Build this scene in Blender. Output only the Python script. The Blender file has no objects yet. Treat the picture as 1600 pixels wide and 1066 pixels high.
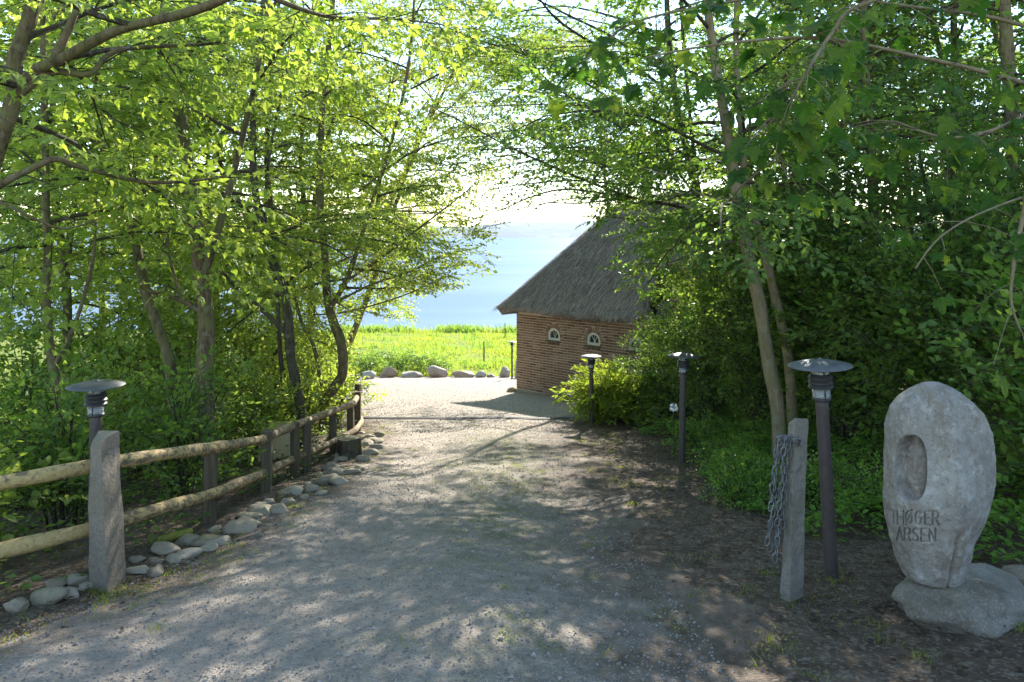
import bpy, bmesh, math, random
import numpy as np
from mathutils import Vector, Matrix

random.seed(5)
RNG = np.random.default_rng(11)
S = bpy.context.scene
COL = S.collection
R = math.radians

# ------------------------------------------------------------------ camera
F = 1100.0                       # focal length in pixels of a 1600 px wide frame
cam = bpy.data.cameras.new('camera')
cam.sensor_width = 36.0
cam.lens = 36.0 * F / 1600.0
cam.shift_y = -(533 - 366) / 1600.0      # level camera with corrected verticals
cam.clip_start = 0.05
cam.clip_end = 9000
camo = bpy.data.objects.new('camera', cam)
camo.location = (0, 0, 0)
camo.rotation_euler = (R(90), 0, 0)
COL.objects.link(camo)
S.camera = camo

# ------------------------------------------------------------------ sky, sun, exposure
SUN_AZ, SUN_EL = 14.0, 26.0       # azimuth to the right of straight ahead
w = bpy.data.worlds.new('World')
S.world = w
w.use_nodes = True
wn = w.node_tree
bg = wn.nodes['Background']
sky = wn.nodes.new('ShaderNodeTexSky')
sky.sky_type = 'NISHITA'
sky.sun_disc = False
sky.sun_elevation = R(SUN_EL)
sky.sun_rotation = R(SUN_AZ)
sky.altitude = 0
sky.air_density = 1.15
sky.dust_density = 0.0
sky.ozone_density = 0.8
wn.links.new(sky.outputs[0], bg.inputs[0])
bg.inputs[1].default_value = 0.145
sl = bpy.data.lights.new('sun', 'SUN')
sl.energy = 5.0
sl.angle = R(0.45)
sl.color = (1.0, 0.94, 0.85)
so = bpy.data.objects.new('sun', sl)
sd = Vector((math.sin(R(SUN_AZ)) * math.cos(R(SUN_EL)), math.cos(R(SUN_AZ)) * math.cos(R(SUN_EL)), math.sin(R(SUN_EL))))
so.rotation_euler = sd.to_track_quat('Z', 'Y').to_euler()
so.location = sd * 60
COL.objects.link(so)
S.view_settings.view_transform = 'Standard'
S.view_settings.look = 'None'
S.view_settings.gamma = 1.0
S.view_settings.use_curve_mapping = False
S.view_settings.exposure = 1.72
S.render.engine = 'CYCLES'
S.cycles.max_bounces = 12
S.cycles.diffuse_bounces = 8
S.cycles.glossy_bounces = 3
S.cycles.transmission_bounces = 6
S.cycles.transparent_max_bounces = 8
S.cycles.volume_bounces = 0
S.cycles.caustics_reflective = False
S.cycles.caustics_refractive = False
S.cycles.sample_clamp_indirect = 6
S.cycles.use_denoising = True

# ------------------------------------------------------------------ helpers
def P(px, py, d):
    """point seen at photo pixel (px,py) standing d metres down the view"""
    return np.array([(px - 800) / F * d, d, (366 - py) / F * d])

def gz(x, y):
    """height of the ground"""
    x = np.asarray(x, float); y = np.asarray(y, float)
    y1 = np.clip(y, 0, 29)
    z = -1.38 - 0.156 * y1
    z = z - 0.05 * np.clip(y, -60, 0)
    z = z - 0.0725 * np.clip(y - 29, 0, 29) - 0.36 * np.clip(y - 58, 0, 11)
    fl = np.clip((31 - y) / 8, 0, 1)
    z = z - 0.13 * np.clip(-2.75 - x - 0.16 * np.clip(y - 12, 0, 30), 0, 9) * fl * np.clip((y + 2) / 4, 0, 1)
    fr = np.clip((16 - y) / 4, 0, 1)
    z = z + 0.16 * np.clip(x - 2.3, 0, 6) * fr
    z = z + np.clip((13.5 - y) / 3, 0.15, 1) * (0.018 * np.sin(x * 2.1 + 0.7 * y) + 0.014 * np.sin(y * 1.7 - x * 1.1 + 1.3) + 0.008 * np.sin(x * 5.3 + 2.2 * y))
    rut = np.exp(-((x + 0.25) / 0.45) ** 2) - 0.8 * np.exp(-((x + 1.05) / 0.35) ** 2) - 0.8 * np.exp(-((x - 0.5) / 0.35) ** 2)
    z = z + 0.022 * rut * np.clip((14 - y) / 3, 0, 1)
    return z

def gzf(x, y):
    return float(gz(x, y))

def noise3(p, seed=0, freq=1.0, octs=3):
    r = np.random.default_rng(seed)
    out = np.zeros(len(p)); a = 1.0; tot = 0
    for o in range(octs):
        f = freq * 2.0 ** o
        acc = np.zeros(len(p))
        for k in range(5):
            d = r.normal(size=3); d /= np.linalg.norm(d)
            acc += np.sin((p @ d) * f * r.uniform(0.7, 1.4) + r.uniform(0, 6.28))
        out += a * acc / 2.2; tot += a; a *= 0.5
    return out / tot

def mesh(name, V, Fs, mats, midx=None, smooth=False):
    """mesh data from arrays; Fs = list of (n,k) index arrays"""
    me = bpy.data.meshes.new(name)
    V = np.asarray(V, np.float32)
    if not isinstance(Fs, (list, tuple)): Fs = [Fs]
    Fs = [np.asarray(f, np.int32) for f in Fs if len(f)]
    nl = sum(f.size for f in Fs); npoly = sum(len(f) for f in Fs)
    me.vertices.add(len(V)); me.vertices.foreach_set('co', V.ravel())
    me.loops.add(nl); me.loops.foreach_set('vertex_index', np.concatenate([f.ravel() for f in Fs]))
    me.polygons.add(npoly)
    lens = np.concatenate([np.full(len(f), f.shape[1]) for f in Fs])
    starts = np.concatenate([[0], np.cumsum(lens)[:-1]]).astype(np.int32)
    me.polygons.foreach_set('loop_start', starts)
    if not isinstance(mats, (list, tuple)): mats = [mats]
    for m in mats: me.materials.append(m)
    if midx is not None: me.polygons.foreach_set('material_index', np.asarray(midx, np.int32))
    me.polygons.foreach_set('use_smooth', np.full(npoly, bool(smooth)))
    me.update(calc_edges=True)
    return me

def link(name, data, parent=None, loc=None, rot=None):
    o = bpy.data.objects.new(name, data)
    COL.objects.link(o)
    if parent is not None: o.parent = parent
    if loc is not None: o.location = [float(c) for c in loc]
    if rot is not None: o.rotation_euler = rot
    return o

def tag(o, label=None, cat=None, group=None, kind=None):
    if label: o['label'] = label
    if cat: o['category'] = cat
    if group: o['group'] = group
    if kind: o['kind'] = kind
    return o

def thing(name, label, cat, loc=(0, 0, 0), rot=(0, 0, 0), group=None):
    o = link(name, None, None, loc, rot)
    o.empty_display_size = 0.1
    return tag(o, label, cat, group)

def copy_tree(o, parent=None):
    c = o.copy(); COL.objects.link(c)
    if parent is not None:
        c.parent = parent
    for ch in [k for k in bpy.data.objects if k.parent == o]:
        copy_tree(ch, c)
    return c

class MB:
    """collects pieces (verts, faces, material slot) into one mesh"""
    def __init__(s): s.V = []; s.T = []; s.n = 0; s.M = []
    def add(s, V, Fs, m=0):
        V = np.asarray(V, float)
        if not isinstance(Fs, (list, tuple)): Fs = [Fs]
        for f in Fs:
            f = np.asarray(f, np.int64)
            if len(f): s.T.append(f + s.n); s.M.append(np.full(len(f), m))
        s.V.append(V); s.n += len(V)
    def mesh(s, name, mats, smooth=False):
        return mesh(name, np.concatenate(s.V), s.T, mats, np.concatenate(s.M), smooth)
    def obj(s, name, mats, parent=None, smooth=False, loc=None):
        return link(name, s.mesh(name, mats, smooth), parent, loc)

def box_vf(c, h, rot=None):
    c = np.asarray(c, float); h = np.asarray(h, float)
    v = np.array([[sx, sy, sz] for sx in (-1, 1) for sy in (-1, 1) for sz in (-1, 1)], float) * h
    if rot is not None: v = v @ np.asarray(rot).T
    f = np.array([[0, 1, 3, 2], [4, 6, 7, 5], [0, 4, 5, 1], [2, 3, 7, 6], [0, 2, 6, 4], [1, 5, 7, 3]])
    return v + c, f

def bevbox_vf(c, h, b, rot=None):
    """box with chamfered edges: 24 verts"""
    c = np.asarray(c, float); h = np.asarray(h, float)
    v = []
    idx = {}
    for sx in (-1, 1):
        for sy in (-1, 1):
            for sz in (-1, 1):
                for ax in range(3):
                    q = np.array([sx, sy, sz], float) * (h - b)
                    q[ax] = (sx, sy, sz)[ax] * h[ax]
                    idx[(sx, sy, sz, ax)] = len(v); v.append(q)
    v = np.array(v)
    quads = []; tris = []
    def orient(f):
        p = v[f]; n = np.cross(p[1] - p[0], p[2] - p[0])
        return f if n @ p.mean(0) > 0 else f[::-1]
    for ax in range(3):
        o1, o2 = [a for a in range(3) if a != ax]
        for s in (-1, 1):
            f = []
            for a, b2 in ((-1, -1), (1, -1), (1, 1), (-1, 1)):
                k = [0, 0, 0]; k[ax] = s; k[o1] = a; k[o2] = b2
                f.append(idx[(k[0], k[1], k[2], ax)])
            quads.append(orient(f))
        for a in (-1, 1):
            for b2 in (-1, 1):
                k1 = [0, 0, 0]; k1[ax] = -1; k1[o1] = a; k1[o2] = b2
                k2 = list(k1); k2[ax] = 1
                quads.append(orient([idx[(*k1, o1)], idx[(*k2, o1)], idx[(*k2, o2)], idx[(*k1, o2)]]))
    for sx in (-1, 1):
        for sy in (-1, 1):
            for sz in (-1, 1):
                tris.append(orient([idx[(sx, sy, sz, 0)], idx[(sx, sy, sz, 1)], idx[(sx, sy, sz, 2)]]))
    if rot is not None: v = v @ np.asarray(rot).T
    return v + c, [np.array(quads), np.array(tris)]

def tube_vf(pts, rad, k=6, cap=True, bump=0.0, seed=0):
    pts = np.asarray(pts, float); n = len(pts)
    rad = np.broadcast_to(np.asarray(rad, float), (n,))
    t = np.gradient(pts, axis=0); t /= (np.linalg.norm(t, axis=1, keepdims=True) + 1e-9)
    ref = np.array([0, 0, 1.0]) if abs(t[:, 2]).mean() < 0.75 else np.array([1.0, 0, 0])
    u = np.cross(t, ref); u /= (np.linalg.norm(u, axis=1, keepdims=True) + 1e-9)
    v = np.cross(u, t)
    a = np.arange(k) / k * 2 * np.pi
    ring = u[:, None, :] * np.cos(a)[None, :, None] + v[:, None, :] * np.sin(a)[None, :, None]
    rr = np.repeat(rad[:, None], k, 1)
    V = pts[:, None, :] + ring * rr[:, :, None]
    if bump:
        nz = noise3(V.reshape(-1, 3), seed, 9.0, 2).reshape(n, k)
        V = pts[:, None, :] + ring * (rr * (1 + bump * nz))[:, :, None]
    V = V.reshape(-1, 3)
    i = np.arange(n - 1)[:, None] * k; j = np.arange(k)[None, :]; j2 = (j + 1) % k
    q = np.stack([i + j2, i + j, i + k + j, i + k + j2], -1).reshape(-1, 4)
    Fs = [q]
    if cap:
        c0 = len(V); V = np.concatenate([V, pts[:1], pts[-1:]])
        jj = np.arange(k); jn = (jj + 1) % k
        b = (n - 1) * k
        Fs.append(np.concatenate([np.stack([np.full(k, c0), jj, jn], -1), np.stack([np.full(k, c0 + 1), b + jn, b + jj], -1)]))
    return V, Fs

def lathe_vf(prof, k=24):
    """profile [(r,z)...] turned about Z, closed by its own ends at r=0 or left open"""
    prof = np.asarray(prof, float); n = len(prof)
    a = np.arange(k) / k * 2 * np.pi
    V = np.stack([prof[:, 0, None] * np.cos(a), prof[:, 0, None] * np.sin(a), np.repeat(prof[:, 1, None], k, 1)], -1).reshape(-1, 3)
    i = np.arange(n - 1)[:, None] * k; j = np.arange(k)[None, :]; j2 = (j + 1) % k
    return V, np.stack([i + j, i + j2, i + k + j2, i + k + j], -1).reshape(-1, 4)

_ico = {}
def ico(sub):
    if sub not in _ico:
        bm = bmesh.new(); bmesh.ops.create_icosphere(bm, subdivisions=sub, radius=1)
        bm.verts.ensure_lookup_table()
        _ico[sub] = (np.array([v.co[:] for v in bm.verts]), np.array([[v.index for v in f.verts] for f in bm.faces])); bm.free()
    return _ico[sub]

def rock_mesh(name, mat, size, seed, sub=3, rough=0.16, facet=0.5):
    V, Fc = ico(sub)
    r = np.random.default_rng(seed)
    V = V.copy()
    for k in range(14):                                 # planed facets
        d = r.normal(size=3); d /= np.linalg.norm(d)
        h = r.uniform(0.62, 0.9); s = V @ d - h
        V -= np.outer(np.where(s > 0, s * facet, 0), d)
    n = noise3(V, seed, 1.6, 2)[:, None]; n2 = noise3(V, seed + 9, 6.0, 2)[:, None]
    n3 = noise3(V, seed + 17, 17.0, 2)[:, None] if sub >= 4 else 0.0
    V = V * (1 + rough * n + rough * 0.34 * n2 + rough * 0.12 * n3) * np.asarray(size)
    return mesh(name, V, Fc, mat, None, True)

# ------------------------------------------------------------------ material nodes
class G:
    def __init__(s, name):
        s.m = bpy.data.materials.new(name); s.m.use_nodes = True
        s.t = s.m.node_tree; s.t.nodes.clear()
        s.out = s.t.nodes.new('ShaderNodeOutputMaterial')
    def n(s, typ, ins=None, out=0, **props):
        nd = s.t.nodes.new('ShaderNode' + typ)
        for k, v in props.items(): setattr(nd, k, v)
        for k, v in (ins or {}).items():
            sk = nd.inputs[k]
            if isinstance(v, bpy.types.NodeSocket): s.t.links.new(v, sk)
            else: sk.default_value = v
        return nd.outputs[out]
    def pos(s): return s.n('TexCoord', out=3)
    def world(s): return s.n('NewGeometry', out=0)
    def noise(s, scale, detail=3, rough=0.55, vec=None, dist=0.0, col=False):
        return s.n('TexNoise', {'Vector': vec if vec is not None else s.pos(), 'Scale': scale, 'Detail': detail, 'Roughness': rough, 'Distortion': dist}, out=1 if col else 0)
    def vor(s, scale, vec=None, feature='F1', out=0, rnd=1.0):
        return s.n('TexVoronoi', {'Vector': vec if vec is not None else s.pos(), 'Scale': scale, 'Randomness': rnd}, out=out, feature=feature)
    def ramp(s, fac, stops, interp='LINEAR'):
        nd = s.t.nodes.new('ShaderNodeValToRGB')
        nd.color_ramp.interpolation = interp
        e = nd.color_ramp.elements
        while len(e) < len(stops): e.new(0.5)
        for el, (p, c) in zip(e, stops):
            el.position = p
            el.color = (c, c, c, 1) if isinstance(c, (int, float)) else (*c, 1)
        s.t.links.new(fac, nd.inputs[0])
        return nd.outputs[0]
    def mix(s, f, a, b, blend='MIX'):
        nd = s.t.nodes.new('ShaderNodeMix'); nd.data_type = 'RGBA'; nd.blend_type = blend
        for i, v in ((0, f), (6, a), (7, b)):
            if isinstance(v, bpy.types.NodeSocket): s.t.links.new(v, nd.inputs[i])
            elif i == 0: nd.inputs[0].default_value = v
            else: nd.inputs[i].default_value = (*v, 1)
        return nd.outputs[2]
    def math(s, op, a, b=0.0):
        nd = s.t.nodes.new('ShaderNodeMath'); nd.operation = op
        for i, v in ((0, a), (1, b)):
            if isinstance(v, bpy.types.NodeSocket): s.t.links.new(v, nd.inputs[i])
            else: nd.inputs[i].default_value = v
        return nd.outputs[0]
    def stretch(s, sc, vec=None):
        return s.n('Mapping', {'Vector': vec if vec is not None else s.pos(), 'Scale': sc})
    def island(s): return s.n('NewGeometry', out=8)
    def objrnd(s): return s.n('ObjectInfo', out=5)
    def attr(s, name): return s.n('Attribute', attribute_name=name, out=2)
    def bump(s, h, strength=0.5, dist=0.02, normal=None):
        ins = {'Height': h, 'Strength': strength, 'Distance': dist}
        if normal is not None: ins['Normal'] = normal
        return s.n('Bump', ins)
    def bsdf(s, col, rough=0.8, normal=None, **kw):
        ins = {'Base Color': col if isinstance(col, bpy.types.NodeSocket) else (*col, 1), 'Roughness': rough}
        if normal is not None: ins['Normal'] = normal
        ins.update(kw)
        return s.n('BsdfPrincipled', ins)
    def done(s, sh):
        s.t.links.new(sh, s.out.inputs['Surface']); return s.m

SPEC = 'Specular IOR Level'

def leaf_mat(name, cols, trans, fac=0.5, rough=0.45, spec=0.35):
    g = G(name)
    r = g.math('FRACT', g.math('ADD', g.island(), g.math('MULTIPLY', g.objrnd(), 3.7)))
    big = g.noise(0.9, 2, 0.5, g.world())
    v = g.math('ADD', g.math('MULTIPLY', r, 0.7), g.math('MULTIPLY', big, 0.45))
    c = g.ramp(v, [(0.12, cols[0]), (0.55, cols[1]), (0.95, cols[2])])
    t = g.ramp(v, [(0.12, trans[0]), (0.55, trans[1]), (0.95, trans[2])])
    a = g.bsdf(c, rough, **{SPEC: spec})
    b = g.n('BsdfTranslucent', {'Color': t})
    return g.done(g.n('MixShader', {0: fac, 1: a, 2: b}))

def bark_mat(name, c1, c2, c3, scale=14):
    g = G(name)
    st = g.stretch((1, 1, 0.28), g.world())
    n1 = g.noise(scale * 1.6, 6, 0.75, st); n2 = g.noise(5.5, 5, 0.7, g.world())
    lich = g.n('SeparateColor', {0: g.vor(scale * 1.5, g.world(), out=1)}, out=0)
    c = g.ramp(n1, [(0.38, c1), (0.62, c2)])
    c = g.mix(g.ramp(n2, [(0.46, 0.0), (0.6, 0.85)]), c, c3)
    c = g.mix(g.ramp(lich, [(0.84, 0.0), (0.9, 0.3)]), c, (.28, .28, .21))
    return g.done(g.bsdf(c, 0.9, g.bump(n1, 1.0, 0.03), **{SPEC: 0.2}))

M = {}
# foliage
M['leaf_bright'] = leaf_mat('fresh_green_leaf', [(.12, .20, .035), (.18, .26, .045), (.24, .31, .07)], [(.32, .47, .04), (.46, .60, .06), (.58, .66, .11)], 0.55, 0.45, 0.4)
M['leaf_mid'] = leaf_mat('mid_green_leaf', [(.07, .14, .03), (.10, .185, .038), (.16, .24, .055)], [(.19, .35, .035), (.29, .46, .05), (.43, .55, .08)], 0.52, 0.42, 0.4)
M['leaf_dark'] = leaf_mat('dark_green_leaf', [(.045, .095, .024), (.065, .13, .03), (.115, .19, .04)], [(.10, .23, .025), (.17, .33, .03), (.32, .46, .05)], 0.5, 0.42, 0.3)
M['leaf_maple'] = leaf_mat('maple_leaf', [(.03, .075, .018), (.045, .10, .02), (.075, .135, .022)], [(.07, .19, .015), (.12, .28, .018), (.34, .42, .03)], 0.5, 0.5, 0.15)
M['leaf_yellow'] = leaf_mat('yellow_green_catkin_leaf', [(.12, .16, .025), (.17, .20, .03), (.24, .22, .05)], [(.32, .40, .03), (.45, .50, .05), (.56, .48, .09)], 0.5, 0.55, 0.3)
M['leaf_conifer'] = leaf_mat('lime_conifer_spray', [(.10, .17, .025), (.16, .24, .03), (.22, .29, .04)], [(.30, .42, .03), (.42, .53, .04), (.52, .60, .07)], 0.5, 0.5, 0.3)
M['grass'] = leaf_mat('meadow_grass', [(.10, .15, .02), (.16, .21, .025), (.21, .24, .04)], [(.28, .39, .03), (.40, .49, .04), (.50, .53, .07)], 0.5, 0.5, 0.3)
M['cover'] = leaf_mat('ground_elder_leaf', [(.09, .20, .03), (.13, .26, .04), (.18, .31, .05)], [(.20, .42, .03), (.30, .52, .04), (.42, .58, .06)], 0.5, 0.45, 0.35)
M['litter'] = leaf_mat('dead_leaf', [(.05, .034, .022), (.12, .08, .05), (.22, .17, .11)], [(.04, .03, .02), (.08, .05, .03), (.12, .09, .05)], 0.25, 0.8, 0.2)
M['bark'] = bark_mat('grey_brown_bark', (.075, .055, .035), (.235, .175, .105), (.17, .165, .065))
M['bark_dark'] = bark_mat('dark_bark', (.04, .032, .024), (.13, .105, .078), (.11, .115, .055))
M['bark_smooth'] = bark_mat('smooth_olive_bark', (.17, .13, .08), (.31, .245, .155), (.20, .18, .09), 9)
M['twig'] = bark_mat('twig_bark', (.04, .03, .02), (.10, .08, .055), (.08, .08, .04), 20)
M['twig_pale'] = bark_mat('pale_twig_bark', (.16, .14, .12), (.28, .25, .21), (.2, .19, .14), 20)
# ------------------------------------------------------------------ surface materials
def m_gravel():
    g = G('driveway_gravel')
    p = g.world()
    stones = g.vor(150, p, out=1); sd_ = g.vor(150, p)
    big = g.vor(58, p, out=1); bd = g.vor(58, p)
    bw = g.n('SeparateColor', {0: stones}, out=0)
    bb = g.n('SeparateColor', {0: big}, out=1)
    c = g.ramp(bw, [(0.0, (.18, .155, .130)), (0.35, (.28, .24, .198)), (0.7, (.355, .302, .25)), (1.0, (.46, .40, .335))])
    c2 = g.ramp(bb, [(0.0, (.20, .172, .143)), (0.6, (.32, .274, .228)), (1.0, (.42, .36, .30))])
    c = g.mix(g.ramp(bd, [(0.25, 0.75), (0.5, 0.0)]), c, c2)
    soil = g.ramp(g.noise(9, 6, 0.7, p), [(0.25, (.045, .031, .021)), (0.5, (.105, .076, .052)), (0.75, (.19, .145, .105))])
    c = g.mix(0.5, c, g.ramp(g.noise(13, 6, 0.8, p), [(0.36, (.12, .098, .077)), (0.64, (.465, .385, .30))]))
    e = g.attr('edge')
    en = g.math('ADD', e, g.math('MULTIPLY', g.math('SUBTRACT', g.noise(5.5, 5, 0.7, p), 0.5), 1.1))
    c = g.mix(g.ramp(en, [(0.24, 0.0), (0.70, 1.0)]), c, soil)
    warm = g.noise(0.7, 3, 0.6, p)
    c = g.mix(g.ramp(warm, [(0.4, 0.0), (0.7, 0.45)]), c, (.37, .29, .23))
    c = g.mix(g.ramp(g.noise(2.3, 5, 0.7, p), [(0.42, 0.0), (0.62, 0.35)]), c, (.17, .15, .13))
    # worn moss and fine weeds along the crown of the track
    gx = g.attr('moss')
    mm = g.math('MULTIPLY', gx, g.ramp(g.noise(4.2, 5, 0.7, p), [(0.38, 0.0), (0.58, 0.85)]))
    c = g.mix(mm, c, (.12, .125, .055))
    h = g.math('ADD', g.math('MULTIPLY', sd_, 0.6), g.math('ADD', g.math('MULTIPLY', bd, 0.7), g.math('MULTIPLY', g.noise(14, 4, 0.6, p), 0.5)))
    return g.done(g.bsdf(c, 0.9, g.bump(h, 0.7, 0.012), **{SPEC: 0.25}))
M['gravel'] = m_gravel()

def m_soil():
    g = G('woodland_soil')
    p = g.world()
    n = g.noise(9, 6, 0.7, p)
    c = g.ramp(n, [(0.25, (.045, .031, .021)), (0.5, (.105, .076, .052)), (0.75, (.19, .145, .105))])
    st = g.n('SeparateColor', {0: g.vor(60, p, out=1)}, out=0)
    c = g.mix(g.ramp(st, [(0.80, 0.0), (0.86, 0.5)]), c, (.25, .21, .165))
    gr = g.attr('grass')
    gn = g.math('ADD', gr, g.math('MULTIPLY', g.math('SUBTRACT', g.noise(1.6, 4, 0.6, p), 0.5), 0.5))
    gc = g.ramp(g.noise(0.6, 4, 0.6, p), [(0.3, (.11, .15, .02)), (0.7, (.18, .21, .03))])
    c = g.mix(g.ramp(gn, [(0.4, 0.0), (0.6, 1.0)]), c, gc)
    h = g.math('ADD', n, g.math('MULTIPLY', g.vor(50, p), 0.4))
    return g.done(g.bsdf(c, 0.95, g.bump(h, 0.9, 0.03), **{SPEC: 0.15}))
M['soil'] = m_soil()

def m_sea():
    g = G('sea_water')
    p = g.world()
    st = g.stretch((0.10, 0.45, 1), p)
    n1 = g.noise(1.2, 4, 0.6, st); n2 = g.noise(0.05, 3, 0.6, g.stretch((0.25, 1, 1), p))
    col = g.ramp(n2, [(0.35, (.145, .19, .245)), (0.65, (.175, .22, .27))])
    rough = g.ramp(n2, [(0.35, .28), (0.65, .34)])
    nb = g.bump(n1, 0.3, 0.2)
    dif = g.n('BsdfDiffuse', {'Color': col, 'Normal': nb}); glo = g.n('BsdfGlossy', {'Color': (.55, .72, .95, 1), 'Roughness': rough, 'Normal': nb})
    return g.done(g.n('MixShader', {0: 0.09, 1: dif, 2: glo}))
M['sea'] = m_sea()

def m_hill():
    g = G('far_shore_fields')
    p = g.world()
    f = g.n('SeparateColor', {0: g.vor(0.006, p, out=1)}, out=0)
    c = g.ramp(f, [(0.0, (.02, .04, .025)), (0.35, (.04, .07, .035)), (0.7, (.08, .11, .05)), (1, (.13, .14, .08))], 'CONSTANT')
    c = g.mix(g.ramp(g.noise(0.02, 4, 0.6, p), [(0.48, 0.0), (0.56, 1.0)]), c, (.025, .045, .018))
    return g.done(g.bsdf(c, 0.95))
M['hill'] = m_hill()

def m_stone(name, c1, c2, c3, scale=18, moss=0.0, bump=0.35, fleck=0.5, spec=0.3):
    g = G(name)
    p = g.world(); o = g.objrnd()
    n = g.noise(scale, 5, 0.65, p); n2 = g.noise(scale * 0.22, 4, 0.6, p)
    c = g.ramp(n, [(0.25, c1), (0.75, c2)])
    c = g.mix(g.ramp(n2, [(0.42, 0.0), (0.68, 0.8)]), c, c3)
    c = g.mix(g.math('MULTIPLY', o, 0.6), c, (.27, .20, .14))
    f = g.n('SeparateColor', {0: g.vor(scale * 9, p, out=1)}, out=0)
    c = g.mix(g.ramp(f, [(0.80, 0.0), (0.86, fleck)]), c, (.48, .46, .43))
    c = g.mix(g.ramp(f, [(0.10, fleck), (0.16, 0.0)]), c, (.05, .048, .045))
    if moss:
        nz = g.n('SeparateXYZ', {0: g.n('NewGeometry', out=1)}, out=2)
        mk = g.math('MULTIPLY', g.ramp(nz, [(0.3, 0.0), (0.9, 1.0)]), g.ramp(g.noise(scale * 0.5, 5, 0.7, p), [(0.42, 0.0), (0.6, moss)]))
        c = g.mix(mk, c, (.12, .13, .04))
    h = g.math('ADD', n, g.math('MULTIPLY', f, 0.3))
    return g.done(g.bsdf(c, 0.82, g.bump(h, bump, 0.02), **{SPEC: spec}))
M['granite_post'] = m_stone('rough_granite', (.17, .155, .135), (.33, .30, .26), (.20, .19, .14), 26, 0.3, 1.0, 0.22)
def m_memorial():
    g = G('weathered_memorial_granite')
    p = g.world()
    big = g.noise(4.5, 5, 0.65, p); fine = g.noise(60, 4, 0.7, p); pit = g.noise(22, 5, 0.7, p)
    st = g.noise(16, 4, 0.6, g.stretch((1, 1, .12), p))
    c = g.ramp(big, [(0.32, (.17, .14, .118)), (0.5, (.265, .238, .212)), (0.68, (.35, .325, .297))])
    c = g.mix(g.ramp(st, [(0.5, 0.0), (0.72, 0.55)]), c, (.22, .165, .13))
    c = g.mix(g.ramp(pit, [(0.52, 0.0), (0.66, 0.6)]), c, (.45, .44, .42))
    c = g.mix(g.ramp(fine, [(0.35, 0.55), (0.48, 0.0)]), c, (.12, .11, .10))
    h = g.math('ADD', g.math('MULTIPLY', pit, 1.0), g.math('MULTIPLY', fine, 0.5))
    return g.done(g.bsdf(c, 0.85, g.bump(h, 0.6, 0.02), **{SPEC: 0.25}))
M['memorial'] = m_memorial()
M['plinth_rock'] = m_stone('lichened_plinth_rock', (.09, .072, .055), (.24, .205, .16), (.31, .29, .245), 14, 0.15, 1.0, 0.2)
M['boulder_pink'] = m_stone('pinkish_boulder_granite', (.30, .22, .17), (.44, .33, .26), (.36, .30, .26), 6, 0, 0.3, 0.4)
M['boulder_grey'] = m_stone('grey_boulder_granite', (.28, .26, .24), (.46, .43, .40), (.34, .29, .25), 6, 0, 0.3, 0.4)
M['kerb_stone'] = m_stone('mossy_fieldstone', (.22, .185, .135), (.38, .325, .24), (.20, .18, .11), 10, 0.45, 0.6, 0.1)
M['kerb_pale'] = m_stone('pale_fieldstone', (.28, .24, .185), (.46, .405, .315), (.30, .26, .19), 10, 0.3, 0.5, 0.1)
M['pebble'] = None
def m_pebble():
    g = G('loose_gravel_stone')
    c = g.ramp(g.island(), [(0.0, (.13, .118, .105)), (0.3, (.24, .215, .19)), (0.75, (.31, .275, .24)), (1.0, (.38, .34, .30))])
    return g.done(g.bsdf(c, 0.85, **{SPEC: 0.3}))
M['pebble'] = m_pebble()

def m_brick():
    g = G('red_brown_brick')
    r = g.math('FRACT', g.math('ADD', g.island(), g.objrnd()))
    c = g.ramp(r, [(0.0, (.15, .08, .066)), (0.3, (.23, .13, .105)), (0.65, (.285, .168, .136)), (1.0, (.35, .235, .188))])
    n = g.noise(30, 4, 0.6, g.world())
    c = g.mix(g.ramp(n, [(0.5, 0.0), (0.75, 0.35)]), c, (.13, .07, .05))
    return g.done(g.bsdf(c, 0.9, g.bump(n, 0.3, 0.01), **{SPEC: 0.2}))
M['brick'] = m_brick()
def m_plain(name, c1, c2, scale=20, rough=0.9, bump=0.2, **kw):
    g = G(name)
    n = g.noise(scale, 4, 0.6)
    return g.done(g.bsdf(g.ramp(n, [(0.3, c1), (0.7, c2)]), rough, g.bump(n, bump, 0.01), **kw))
M['mortar'] = m_plain('lime_mortar', (.48, .38, .27), (.62, .52, .38))
M['plinth'] = m_plain('painted_plinth', (.25, .235, .19), (.36, .34, .28), 6)
M['sandstone'] = m_plain('tan_corner_stone', (.20, .145, .08), (.34, .26, .15), 6)
M['white'] = m_plain('white_window_paint', (.66, .66, .63), (.78, .78, .75), 12, 0.5)
M['sill'] = m_plain('dark_sill_tile', (.10, .07, .055), (.18, .12, .09), 18)
M['lead'] = m_plain('lead_sheet', (.10, .10, .105), (.15, .15, .16), 8, 0.6)
M['steel'] = m_plain('dark_drain_steel', (.05, .045, .04), (.11, .10, .09), 30, 0.7)
M['metal_dark'] = m_plain('brown_lamp_metal', (.052, .040, .038), (.082, .064, .060), 25, 0.55, 0.1, **{'Metallic': 0.0})
M['metal_black'] = m_plain('black_louvre_metal', (.022, .021, .021), (.04, .038, .037), 25, 0.5, 0.1)
def m_cap():
    g = G('weathered_zinc_shade')
    n = g.noise(9, 5, 0.65)
    c = g.ramp(n, [(0.3, (.07, .073, .074)), (0.7, (.15, .157, .158))])
    return g.done(g.bsdf(c, 0.5, g.bump(n, 0.1, 0.005), **{'Metallic': 0.35}))
M['cap'] = m_cap()
def m_chain():
    g = G('galvanised_chain')
    n = g.noise(40, 3, 0.6)
    return g.done(g.bsdf(g.ramp(n, [(0.3, (.10, .10, .105)), (0.7, (.26, .265, .275))]), 0.5, **{'Metallic': 0.6}))
M['chain'] = m_chain()
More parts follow.
